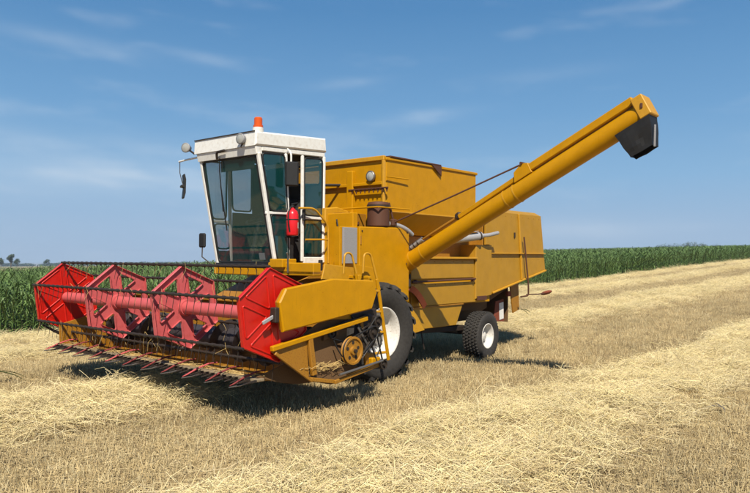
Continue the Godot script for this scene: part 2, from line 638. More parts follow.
func stem(mb: MB, a: Vector3, b: Vector3, r: float) -> void:
	var d := (b - a).normalized()
	var u := d.cross(Vector3.UP if abs(d.y) < 0.9 else Vector3.RIGHT).normalized()
	var w := d.cross(u)
	for k in 3:
		var o0 := u * cos(TAU * k / 3) + w * sin(TAU * k / 3)
		var o1 := u * cos(TAU * (k + 1) / 3) + w * sin(TAU * (k + 1) / 3)
		mb.tri(a + o0 * r, a + o1 * r, b + o1 * r * 0.85, o0, o1, o1)
		mb.tri(a + o0 * r, b + o1 * r * 0.85, b + o0 * r * 0.85, o0, o1, o0)

func straw_colour(k: float) -> Color:
	# linear base colours of dry stems: grey brown, tan, gold, pale
	var r := rng.randf()
	var c := Color(0.66, 0.515, 0.265)
	if r < 0.06: c = Color(0.38, 0.28, 0.15)
	elif r < 0.5: c = Color(0.75, 0.60, 0.32)
	elif r < 0.66: c = Color(0.82, 0.69, 0.40)
	return c * (k * rng.randf_range(0.64, 0.97))

func stubble() -> void:
	var vars := []
	for q in 5:
		var mb := MB.new()
		for i in 6:
			var o := V(rng.randf_range(-0.05, 0.05), 0, rng.randf_range(-0.022, 0.022))
			var h := rng.randf_range(0.06, 0.145)
			mb.col = Color.WHITE * rng.randf_range(0.75, 1.1)
			stem(mb, o - V(0, 0.02, 0), o + V(rng.randfn(0, 0.032), h, rng.randfn(0, 0.032)), rng.randf_range(0.0024, 0.004))
		for i in 4:
			var o2 := V(rng.randf_range(-0.05, 0.05), rng.randf_range(0.004, 0.05), rng.randf_range(-0.04, 0.04))
			var an := rng.randf() * TAU
			mb.col = Color.WHITE * rng.randf_range(0.85, 1.15)
			stem(mb, o2, o2 + V(cos(an), rng.randf_range(-0.1, 0.2), sin(an)) * rng.randf_range(0.06, 0.16), 0.0018)
		vars.append(mb.mesh())
	var xf := [[], [], [], [], []]
	var cs := [[], [], [], [], []]
	var row := -13.6
	while row < 9.0:
		row += 0.125
		var x := -10.0
		while x < 110.0:
			var d := Vector2(x - CAM.x, row - CAM.z).length()
			var stp: float = 0.046 * max(1.0, pow(d / 9.0, 1.1))
			x += stp * rng.randf_range(0.6, 1.4)
			if not in_view(x, row, 5.0) or d < 1.5 or d > 95: continue
			var zz := row + rng.randfn(0, 0.014)
			var sw := swath_amount(x, zz)
			if rng.randf() < sw * 0.85: continue
			# tyre tracks press the stems flat
			var lean := 0.12
			var q := rng.randi() % 5
			var k: float = 1.0 + 0.13 * max(0.0, d / 9.0 - 1.0)
			k = min(k, 2.6)
			var b := Basis(V(0, 1, 0), rng.randf() * TAU) * Basis(V(0, 0, 1), rng.randfn(0, lean))
			b = b.scaled(V(k, rng.randf_range(0.75, 1.15), k))
			xf[q].append(Transform3D(b, V(x, ground_h(x, zz) - 0.006, zz)))
			cs[q].append(straw_colour(0.92 + 0.25 * nz.get_noise_2d(x * 3.0, zz * 9.0)))
	var n := Node3D.new()
	n.name = "stubble"
	add_child(n)
	for q in 5: multi("stubble_stems", vars[q], xf[q], cs[q], M.straw, n)
	tag(n, "cut straw stubble standing in rows over the field", "stubble", "", "stuff")

func swaths() -> void:
	var vars := []
	for q in 6:
		var mb := MB.new()
		for i in 46:
			var o := V(rng.randfn(0, 0.13), rng.randf_range(0.0, 0.075), rng.randfn(0, 0.13))
			var an := rng.randf() * TAU
			var L := rng.randf_range(0.08, 0.3)
			var dv := V(cos(an), rng.randfn(0, 0.32), sin(an)) * L
			var bend := V(rng.randfn(0, 0.02), rng.randf_range(-0.01, 0.035), rng.randfn(0, 0.02))
			var kk := rng.randf_range(0.72, 1.12)
			mb.col = Color(kk, kk * rng.randf_range(0.96, 1.02), kk * rng.randf_range(0.85, 1.1))
			var r := rng.randf_range(0.0013, 0.0023)
			stem(mb, o - dv * 0.5, o + bend, r)
			stem(mb, o + bend, o + dv * 0.5, r)
		vars.append(mb.mesh())
	var labels := ["thick pale straw swath across the right foreground", "pale straw swath laid behind the combine", "short straw swath lying ahead of the header", "straw swath beyond the combine nearer than the maize", "straw swath running along the foot of the maize", "straw swath behind the viewer"]
	for si in 5:
		var s: Array = SWATHS[si]
		var xf := [[], [], [], [], [], []]
		var cs := [[], [], [], [], [], []]
		var x: float = max(s[2], -10.0)
		while x < min(s[3], 100.0):
			var d0 := Vector2(x - CAM.x, s[0] - CAM.z).length()
			var dens: float = 95.0 * pow(min(1.0, 7.0 / d0), 1.15)
			var dx := 0.2
			x += dx
			for k in int(dens * s[1] * 2.4 * dx + rng.randf()):
				var px := x + rng.randf() * dx
				var pz: float = s[0] + rng.randf_range(-1.25, 1.25) * s[1]
				if not in_view(px, pz, 5.0): continue
				var sw := swath_amount(px, pz)
				if rng.randf() > (sw * 1.1 + 0.06) * clamp(0.85 + 1.3 * nz.get_noise_2d(px * 26.0, pz * 26.0 + 80.0), 0.4, 1.0): continue
				var q := rng.randi() % 6
				var sc: float = rng.randf_range(0.8, 1.3) * (1.0 + 0.10 * max(0.0, d0 / 7.0 - 1.0))
				var b := Basis(V(0, 1, 0), rng.randf() * TAU).scaled(V(sc, rng.randf_range(0.7, 1.5), sc))
				b = Basis(V(1, 0, 0), rng.randfn(0, 0.17)) * Basis(V(0, 0, 1), rng.randfn(0, 0.17)) * b
				xf[q].append(Transform3D(b, V(px, ground_h(px, pz) - 0.01 + 0.05 * sw * rng.randf(), pz)))
				var tone := nz.get_noise_2d(px * 22.0 + 300.0, pz * 22.0)
				cs[q].append(Color(0.90, 0.775, 0.44).lerp(Color(0.66, 0.52, 0.26), clamp(tone * 1.6 - 0.2, 0.0, 0.6)) * rng.randf_range(0.8, 1.1))
		var n := Node3D.new()
		n.name = "straw_swath" if si == 0 else "straw_swath_%03d" % si
		add_child(n)
		for q in 6: if xf[q].size(): multi("loose_straw", vars[q], xf[q], cs[q], M.straw, n)
		tag(n, labels[si], "straw", "", "stuff")
	# thin litter of chopped straw between the rows
	var lx := []
	var lc := []
	for i in 5200:
		var d := 2.0 + 30.0 * pow(rng.randf(), 1.5)
		var an := deg_to_rad(49.385 + rng.randf_range(-33, 33))
		var px := CAM.x + sin(an) * d
		var pz := CAM.z - cos(an) * d
		if pz < CORN_Z + 0.4: continue
		lx.append(Transform3D(Basis(V(0, 1, 0), rng.randf() * TAU).scaled(V(1.5, 0.6, 1.5)), V(px, ground_h(px, pz) - 0.004, pz)))
		lc.append(straw_colour(1.05))
	var li := multi("straw_litter", vars[0], lx, lc, M.straw, self)
	tag(li, "thin litter of chopped straw scattered between the stubble rows", "straw", "", "stuff")

func leaf(mb: MB, root: Vector3, out: Vector3, L: float, w: float, rise: float, droop: float, seg := 5) -> void:
	var side := out.cross(Vector3.UP).normalized()
	var prev: Array = []
	for i in seg + 1:
		var s := float(i) / seg
		var p := root + out * (L * s * (1.0 - 0.25 * s * droop)) + Vector3.UP * (rise * L * s - droop * L * s * s)
		var ww: float = w * (0.55 + 0.9 * s) * (1.0 - pow(s, 2.2)) / 1.05
		var tw := side * cos(s * 0.9) + Vector3.UP * sin(s * 0.9) * 0.5
		var cur := [p - tw * ww / 2 + V(0, ww * 0.22, 0), p, p + tw * ww / 2 + V(0, ww * 0.22, 0)]
		if i > 0:
			mb.face([prev[0], prev[1], cur[1], cur[0]])
			mb.face([prev[1], prev[2], cur[2], cur[1]])
		prev = cur

func corn_mesh(h: float) -> ArrayMesh:
	var mb := MB.new()
	mb.col = Color(0.9, 1.0, 0.8)
	var b := V(rng.randfn(0, 0.04), h, rng.randfn(0, 0.04))
	mb.tube([V(0, -0.05, 0), b * 0.5 + V(rng.randfn(0, 0.02), 0, 0), b], [0.014, 0.011, 0.005], 4)
	var az := rng.randf() * TAU
	var cnt := 12
	for i in cnt:
		var s := (i + 0.6) / cnt
		az += PI + rng.randfn(0, 0.3)
		var out := V(cos(az), 0, sin(az))
		var L: float = lerp(0.5, 0.78, sin(PI * min(1.0, s * 0.95 + 0.1))) * rng.randf_range(0.85, 1.1)
		if s > 0.8: L *= 0.75
		var k := rng.randf_range(0.75, 1.2)
		mb.col = Color(k, k * 1.0, k * rng.randf_range(0.8, 1.2))
		if s < 0.16: mb.col = Color(2.2, 1.3, 0.9) * k
		leaf(mb, b * s, out, L, rng.randf_range(0.045, 0.075), rng.randf_range(0.9, 1.7) if s > 0.3 else rng.randf_range(0.4, 0.8), rng.randf_range(0.6, 1.3))
	mb.col = Color(3.2, 2.0, 2.2)
	for i in 5:
		var ta := rng.randf() * TAU
		var te := b + V(cos(ta) * 0.07, rng.randf_range(0.12, 0.2), sin(ta) * 0.07)
		stem(mb, b - V(0, 0.02, 0), te, 0.004)
	return mb.mesh()

func corn_field() -> void:
	var vars := []
	for q in 6: vars.append(corn_mesh(rng.randf_range(1.4, 1.62)))
	var xf := [[], [], [], [], [], []]
	var cs := [[], [], [], [], [], []]
	for r in 62:
		var z := CORN_Z - 0.1 - r * 0.72
		var x := -16.0
		while x < 170.0:
			var d := Vector2(x - CAM.x, z - CAM.z).length()
			var stp := 0.17 if r < 5 else (0.24 if r < 14 else 0.42)
			if d > 70: stp *= 1.7
			x += stp * rng.randf_range(0.7, 1.3)
			if not in_view(x, z, 7.0): continue
			var q := rng.randi() % 6
			var k := rng.randf_range(0.82, 1.1) * (1.0 + 0.09 * nz.get_noise_2d(x * 4.0, z * 4.0)) * (0.94 if r == 0 else 1.0)
			var wd := 1.0 if d < 60 else 1.35
			var zz := z + rng.randfn(0, 0.05)
			xf[q].append(Transform3D(Basis(V(0, 1, 0), rng.randf() * TAU).scaled(V(k * wd, k, k * wd)), V(x, ground_h(x, zz), zz)))
			cs[q].append(Color(0.100, 0.166, 0.042) * (rng.randf_range(0.8, 1.2) * (1.0 + 0.15 * nz.get_noise_2d(x * 0.8, z * 0.8))))
	var n := Node3D.new()
	n.name = "maize_crop"
	add_child(n)
	for q in 6: multi("maize_plants", vars[q], xf[q], cs[q], M.leaf, n)
	tag(n, "tall green maize crop standing behind the stubble", "maize", "", "stuff")

func tree(label: String, at: Vector3, h: float, w: float, tone: float) -> void:
	var root := Node3D.new()
	root.name = numbered(self, "broadleaf_tree")
	add_child(root)
	root.position = at
	var tr := MB.new()
	tr.tube([V(0, -0.3, 0), V(0.1, h * 0.3, 0), V(0, h * 0.75, 0.1)], [h * 0.03, h * 0.022, h * 0.006], 7)
	for i in 5:
		var an := i * 2.4
		tr.tube([V(0.05, h * (0.28 + 0.06 * i), 0), V(cos(an) * w * 0.3, h * (0.5 + 0.07 * i), sin(an) * w * 0.3)], [h * 0.011, h * 0.004], 5)
	part("trunk", tr, M.bark, root)
	var cr := MB.new()
	var lobes := []
	for i in 9:
		var an := rng.randf() * TAU
		var rr := sqrt(rng.randf()) * w * 0.33
		lobes.append([V(cos(an) * rr, h * rng.randf_range(0.42, 0.82), sin(an) * rr), w * rng.randf_range(0.16, 0.27)])
	lobes.append([V(0, h * 0.84, 0), w * 0.17])
	for i in 1500:
		var lb: Array = lobes[rng.randi() % lobes.size()]
		var d := V(rng.randfn(0, 1), rng.randfn(0, 1), rng.randfn(0, 1)).normalized()
		var p: Vector3 = lb[0] + d * lb[1] * pow(rng.randf(), 0.35)
		var s := h * rng.randf_range(0.018, 0.036)
		var u := V(rng.randfn(0, 1), rng.randfn(0, 1), rng.randfn(0, 1)).normalized()
		var q := u.cross(d).normalized()
		var k := tone * rng.randf_range(0.7, 1.3)
		cr.col = Color(0.050 * k, 0.078 * k, 0.026 * k)
		cr.face([p - u * s, p + q * s * 0.7, p + u * s, p - q * s * 0.7])
	part("crown", cr, M.leaf, root)
	tag(root, label, "tree", "distant trees on the skyline")

func at_bearing(u: float, d: float) -> Vector3:
	# a point on the land at picture column u and distance d (metres)
	var an := deg_to_rad(49.385) + atan((u - 375.0) / 706.28)
	var x := CAM.x + sin(an) * d
	var z := CAM.z - cos(an) * d
	return V(x, land(x, z), z)

func far_wood() -> void:
	# a belt of woodland on the horizon, too far off to tell its trees apart
	var cr := MB.new()
	for i in 260:
		var d := V(rng.randfn(0, 1), rng.randfn(0, 1), rng.randfn(0, 1)).normalized()
		var p := V(0, 4.2, 0) + d * V(5.5, 4.0, 5.5) * pow(rng.randf(), 0.35)
		var s := rng.randf_range(0.5, 0.95)
		var u := V(rng.randfn(0, 1), rng.randfn(0, 1), rng.randfn(0, 1)).normalized()
		var q := u.cross(d).normalized()
		cr.col = Color.WHITE * rng.randf_range(0.7, 1.3)
		cr.face([p - u * s, p + q * s * 0.7, p + u * s, p - q * s * 0.7])
	var xf := []
	var cs := []
	for i in 150:
		var p := at_bearing(rng.randf_range(-60, 300), rng.randf_range(1150, 1320))
		var k := rng.randf_range(0.35, 0.7)
		xf.append(Transform3D(Basis(V(0, 1, 0), rng.randf() * TAU).scaled(V(k * 3.0, k, k * 3.0)), p))
		cs.append(Color(0.05, 0.075, 0.03) * rng.randf_range(0.8, 1.2))
	var w := multi("distant_wood", cr.mesh(), xf, cs, M.leaf, self)
	tag(w, "thin dark belt of woodland on the far left horizon", "wood", "", "stuff")

func far_things() -> void:
	far_wood()
	var L := ["largest dark tree on the far left skyline", "small tree at the very left edge of the skyline", "low tree right of the largest far left tree", "low tree on the left skyline, nearest the red reel"]
	var i := 0
	for a in [[11, 420, 8.0, 4.6], [1, 430, 6.2, 4.0], [17, 460, 6.0, 4.4], [47, 520, 6.0, 5.0]]:
		tree(L[i], at_bearing(a[0], a[1]), a[2], a[3], 0.75)
		i += 1
	var R := ["leftmost low tree crown above the maize on the right", "second low tree crown above the maize on the right", "broad tree crown above the maize, left of the tallest", "tallest rounded tree crown above the maize on the right", "tree crown just right of the tallest above the maize", "low tree crown above the maize toward the right edge"]
	i = 0
	for a in [[650, 600, 8.6, 14.0], [664, 590, 9.3, 15.0], [676, 600, 10.6, 16.0], [688, 590, 11.6, 16.0], [702, 600, 10.6, 16.0], [716, 610, 9.0, 16.0]]:
		var p := at_bearing(a[0], a[1])
		tree(R[i], p, a[2], a[3], 0.9)
		i += 1

# ------------------------------------------------------------------ the combine harvester
var CH: Node3D
const REEL := Vector2(-2.80, 1.19)
const REEL_R := 0.50

func hexv(k: int, r := REEL_R) -> Vector2:
	var an := deg_to_rad(97.8 + 60.0 * k)
	return REEL + Vector2(cos(an), sin(an)) * r

func cyl(mb: MB, a: Vector3, b: Vector3, r: float, seg := 16, bev := 0.0) -> void:
	if bev <= 0:
		mb.tube([a, b], r, seg)
		return
	var d := (b - a).normalized()
	mb.tube([a, a + d * 0.0001, a + d * bev, b - d * bev, b - d * 0.0001, b], [r - bev, r - bev, r, r, r - bev, r - bev], seg)

func P(called: String, parent: Node3D, m: Material, build: Callable) -> MeshInstance3D:
	var mb := MB.new()
	build.call(mb)
	return part(called, mb, m, parent)

func combine() -> void:
	CH = Node3D.new()
	CH.name = "combine_harvester"
	add_child(CH)
	tag(CH, "old yellow combine harvester with red reel and white cab", "combine harvester")
	body()
	grain_tank()
	cab()
	wheels()
	header()
	reel()
	unloader()
	ladder_and_deck()

func xy(a: Array) -> PackedVector2Array:
	var o := PackedVector2Array()
	for p in a: o.append(Vector2(p[0], p[1]))
	return o

func body() -> void:
	var Y: Material = M.yellow
	# core of the threshing body
	var core := P("threshing_body", CH, Y, func(b: MB):
		b.prism(xy([[-0.30, 1.46], [0.30, 1.46], [0.80, 1.02], [3.34, 1.02], [3.34, 1.80], [-0.30, 1.80]]), -1.2, 1.2, 0.008))
	# engine space under the tank: recessed and dark
	P("engine_bay_wall", core, M.yellow_dirty, func(b: MB): b.prism(xy([[-0.28, 1.803], [3.20, 1.803], [3.20, 2.16], [0.25, 2.16], [0.25, 2.46], [-0.28, 2.46]]), -1.05, 0.92, 0.004))
	# side panels stand a little proud of the body, each with its own edge
	P("side_panel", core, M.yellow_dusty, func(b: MB): b.prism(xy([[0.98, 1.465], [2.78, 1.465], [2.78, 1.775], [0.98, 1.775]]), 1.203, 1.222, 0.008))
	P("side_panel", core, M.yellow_dusty, func(b: MB): b.prism(xy([[0.98, 1.035], [2.84, 1.035], [2.84, 1.40], [0.98, 1.40]]), 1.203, 1.224, 0.008))
	P("ledge", core, M.yellow_pale, func(b: MB): b.box(V(1.95, 1.805, 1.21), V(1.72, 0.035, 0.14), 0.006))
	P("control_rod", core, M.brown, func(b: MB): cyl(b, V(0.95, 1.425, 1.27), V(2.75, 1.445, 1.27), 0.017, 10))
	for x in [1.05, 2.7]:
		P("rod_bracket", core, M.brown, func(b: MB): b.box(V(x, 1.43, 1.25), V(0.04, 0.06, 0.06), 0.006))
	# step box at the rear of the body
	P("corner_box", core, M.yellow_dusty, func(b: MB): b.prism(xy([[2.80, 1.09], [3.33, 1.14], [3.33, 2.04], [2.80, 2.04]]), 0.9, 1.25, 0.01))
	P("name_plate", core, M.brown, func(b: MB): b.box(V(2.98, 1.10, 1.262), V(0.3, 0.075, 0.02), 0.004))
	# lower housing with its slanted front plate
	var low := P("lower_housing", CH, M.yellow_dusty, func(b: MB): b.prism(xy([[0.84, 1.015], [2.46, 1.015], [2.26, 0.665], [1.32, 0.665]]), -1.15, 1.205, 0.008))
	P("front_plate", low, M.yellow_pale, func(b: MB): b.prism(xy([[0.72, 1.06], [1.02, 1.0], [1.34, 0.65], [0.84, 0.60]]), 1.21, 1.225, 0.004))
	P("edge_strip", low, M.yellow_dirty, func(b: MB): b.box(V(1.70, 1.018, 1.218), V(1.50, 0.02, 0.022), 0.004))
	P("drain_pipe", low, M.dark, func(b: MB): b.tube(rounded([V(1.55, 0.68, 1.0), V(1.55, 0.55, 1.0), V(1.60, 0.30, 1.02)], 0.06), 0.012, 7))
	# front side panel beside the engine, over the front wheel
	var fp := P("engine_side_panel", CH, Y, func(b: MB): b.prism(xy([[-0.38, 1.62], [-0.10, 1.47], [0.62, 1.16], [0.76, 1.12], [0.76, 2.26], [-0.38, 2.24]]), 1.20, 1.35, 0.012))
	P("grey_vent_plate", fp, M.grey, func(b: MB): b.prism(xy([[-0.70, 1.72], [-0.42, 1.72], [-0.42, 2.22], [-0.70, 2.22]]), 1.31, 1.345, 0.005))
	P("vent_frame", fp, Y, func(b: MB): b.prism(xy([[-0.74, 1.66], [-0.384, 1.66], [-0.384, 2.24], [-0.74, 2.23]]), 1.20, 1.308, 0.006))
	for q in [[-0.33, 2.18], [0.70, 2.19], [0.70, 1.22], [-0.33, 1.68]]:
		P("bolt", fp, M.dark, func(b: MB): cyl(b, V(q[0], q[1], 1.349), V(q[0], q[1], 1.36), 0.012, 8))
	P("latch", fp, M.dark, func(b: MB): b.box(V(0.69, 1.75, 1.36), V(0.035, 0.10, 0.02), 0.005))
	for y in [1.45, 2.05]:
		P("hinge", fp, M.yellow_dirty, func(b: MB): cyl(b, V(-0.355, y - 0.06, 1.352), V(-0.355, y + 0.06, 1.352), 0.012, 8))
	var rv := MB.new()
	rv.lathe([Vector2(0.011, 0.0), Vector2(0.009, 0.005), Vector2(0, 0.007)], 8, true)
	var rvm := rv.mesh()
	for k in 7: shared("rivet", rvm, M.yellow_dirty, core, Transform3D(Basis(), V(1.06 + k * 0.27, 1.745, 1.222)))
	for k in 7: shared("rivet", rvm, M.yellow_dirty, core, Transform3D(Basis(), V(1.06 + k * 0.28, 1.37, 1.224)))
	P("wheel_flap", CH, M.black, func(b: MB): b.prism(xy([[-0.14, 1.52], [0.62, 1.17], [0.60, 1.07], [-0.16, 1.36]]), 1.08, 1.37, 0.006))
	# wall behind the cab
	var fw := P("front_wall", CH, Y, func(b: MB): b.box(V(-0.36, 1.95, 0.25), V(0.1, 0.98, 2.0), 0.01))
	P("dark_grille", fw, M.dark, func(b: MB): b.box(V(-0.415, 1.93, 1.05), V(0.02, 0.17, 0.26), 0.004))
	P("air_duct", fw, M.yellow_pale, func(b: MB): b.prism(xy([[-0.46, 2.30], [0.2, 2.30], [0.2, 2.47], [-0.2, 2.55], [-0.46, 2.52]]), 0.30, 0.75, 0.015))
	P("hose", fw, M.black, func(b: MB): b.tube(bez(V(-0.43, 2.35, 0.95), V(-0.46, 2.0, 1.05), V(-0.43, 1.75, 1.25), 8), 0.011, 7))
	# rear hood: a shell of plates, open below
	var roof := P("rear_hood", CH, M.yellow_dusty, func(b: MB):
		b.t = Transform3D(Basis(V(0, 0, 1), V(0, 1, 0), V(-1, 0, 0)), Vector3.ZERO)
		b.prism(xy([[-1.18, 2.67], [-1.06, 2.735], [1.06, 2.735], [1.18, 2.67], [1.18, 2.64], [-1.18, 2.64]]), -5.30, -3.2, 0.006))
	for s in [-1.0, 1.0]:
		var z0: float = 1.16 if s > 0 else -1.2
		P("hood_side", roof, M.yellow_dusty, func(b: MB): b.prism(xy([[3.345, 1.14], [5.50, 1.545], [5.30, 2.668], [3.20, 2.668], [3.20, 2.05], [3.345, 2.05]]), z0, z0 + 0.04, 0.006))
	P("hood_rear", roof, M.yellow_dusty, func(b: MB): b.prism(xy([[5.50, 1.60], [5.52, 1.60], [5.325, 2.66], [5.303, 2.66]]), -1.16, 1.16, 0.003))
	P("hood_front", roof, M.yellow_dirty, func(b: MB): b.box(V(3.23, 2.25, 0.0), V(0.05, 0.80, 2.25), 0.006))
	P("hood_rib", roof, M.yellow_pale, func(b: MB): b.beam(V(4.37, 2.66, 1.215), V(4.50, 1.40, 1.215), 0.045, 0.03, 0.005, V(0, 0, 1)))
	P("hood_ledge", roof, M.yellow_pale, func(b: MB): b.beam(V(3.36, 1.895, 1.225), V(5.42, 1.905, 1.225), 0.05, 0.022, 0.005))
	P("hood_rim", roof, M.yellow_pale, func(b: MB): b.beam(V(3.42, 1.175, 1.218), V(5.49, 1.565, 1.218), 0.035, 0.035, 0.008))
	for k in 9: shared("rivet", rvm, M.yellow_dirty, roof, Transform3D(Basis(), V(3.45 + k * 0.22, 2.60, 1.20)))
	for k in 8: shared("rivet", rvm, M.yellow_dirty, roof, Transform3D(Basis(), V(3.50 + k * 0.24, 1.80, 1.20)))
	P("hood_latch", roof, M.dark, func(b: MB): b.box(V(4.22, 2.25, 1.212), V(0.04, 0.10, 0.02), 0.005))
	P("lift_rod", CH, M.brown, func(b: MB): b.tube(rounded([V(4.48, 2.22, 1.27), V(4.62, 1.30, 1.29), V(4.66, 1.08, 1.27), V(4.48, 1.06, 1.2)], 0.05), 0.016, 8))
	var arm := P("marker_arm", CH, M.brown, func(b: MB): b.tube([V(4.62, 1.10, 1.25), V(5.1, 1.09, 1.24), V(5.46, 1.10, 1.22)], 0.012, 7))
	P("marker_disc", arm, M.rust, func(b: MB):
		b.t = Transform3D(Basis(V(1, 0, 0), deg_to_rad(70)), V(5.55, 1.105, 1.2))
		b.lathe([Vector2(0.0, -0.035), Vector2(0.07, -0.033), Vector2(0.115, -0.015), Vector2(0.115, 0.015), Vector2(0.07, 0.033), Vector2(0, 0.035)], 20, true))
	# straw chute, chopper plates and belly
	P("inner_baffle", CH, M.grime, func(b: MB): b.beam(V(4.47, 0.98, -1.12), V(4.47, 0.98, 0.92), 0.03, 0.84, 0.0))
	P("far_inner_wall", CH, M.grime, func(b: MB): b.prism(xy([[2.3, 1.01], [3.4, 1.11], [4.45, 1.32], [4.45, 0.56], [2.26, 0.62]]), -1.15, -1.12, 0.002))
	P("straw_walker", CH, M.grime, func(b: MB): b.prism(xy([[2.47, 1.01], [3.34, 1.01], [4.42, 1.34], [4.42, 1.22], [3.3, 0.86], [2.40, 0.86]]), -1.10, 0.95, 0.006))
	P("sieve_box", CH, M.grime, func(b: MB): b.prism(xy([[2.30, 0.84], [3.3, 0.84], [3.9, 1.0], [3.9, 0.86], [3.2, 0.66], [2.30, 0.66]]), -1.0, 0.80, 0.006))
	P("hanging_plate", CH, M.yellow_dirty, func(b: MB): b.prism(xy([[4.34, 1.32], [4.66, 1.38], [4.70, 0.80], [4.46, 0.74]]), 1.02, 1.05, 0.004))
	P("hanging_bracket", CH, M.rust, func(b: MB): b.box(V(4.30, 1.12, 1.03), V(0.12, 0.1, 0.06), 0.01))
	P("mud_flap", CH, M.rust, func(b: MB): b.prism(xy([[3.98, 0.98], [4.28, 1.02], [4.30, 0.58], [3.92, 0.60]]), 0.92, 0.94, 0.004))
	P("flap_patch", CH, M.white, func(b: MB): b.prism(xy([[4.10, 0.94], [4.26, 0.96], [4.27, 0.64], [4.12, 0.62]]), 0.942, 0.95, 0.002))
	P("feeder_house", CH, M.yellow_dirty, func(b: MB): b.prism(xy([[-1.70, 0.50], [-1.70, 1.10], [-0.20, 1.72], [0.3, 1.72], [0.3, 1.05], [-0.3, 0.95]]), -0.62, 0.62, 0.01))
	P("front_axle", CH, M.dark, func(b: MB): b.beam(V(0.0, 0.74, -1.1), V(0.0, 0.74, 1.1), 0.28, 0.3, 0.03))
	P("rear_axle", CH, M.dark, func(b: MB): b.beam(V(3.05, 0.50, -1.06), V(3.05, 0.50, 1.06), 0.14, 0.16, 0.02))
	P("axle_pivot", CH, M.dark, func(b: MB): b.beam(V(3.05, 0.55, 0.0), V(2.8, 1.02, 0.0), 0.3, 0.25, 0.02))
	P("tie_rod", CH, M.steel, func(b: MB): cyl(b, V(2.75, 0.50, -0.9), V(2.75, 0.50, 0.9), 0.022, 9))
	P("cross_beam", CH, M.dark, func(b: MB): b.beam(V(1.5, 0.60, 0.9), V(2.9, 0.56, 1.0), 0.07, 0.09, 0.01))
	# exhaust on the engine side
	var ex := P("muffler", CH, M.silver, func(b: MB): cyl(b, V(2.30, 2.12, 1.10), V(2.86, 2.20, 1.33), 0.07, 18, 0.02))
	P("exhaust_pipe", ex, M.silver, func(b: MB): b.tube(rounded([V(2.84, 2.197, 1.322), V(3.02, 2.215, 1.38), V(3.28, 2.26, 1.40)], 0.06), 0.034, 12))
	P("clamp", ex, M.dark, func(b: MB): cyl(b, V(2.80, 2.191, 1.305), V(2.825, 2.195, 1.316), 0.076, 18))
	P("heat_shield", ex, M.silver, func(b: MB): b.beam(V(2.45, 2.235, 1.16), V(2.75, 2.275, 1.28), 0.18, 0.012, 0.003))

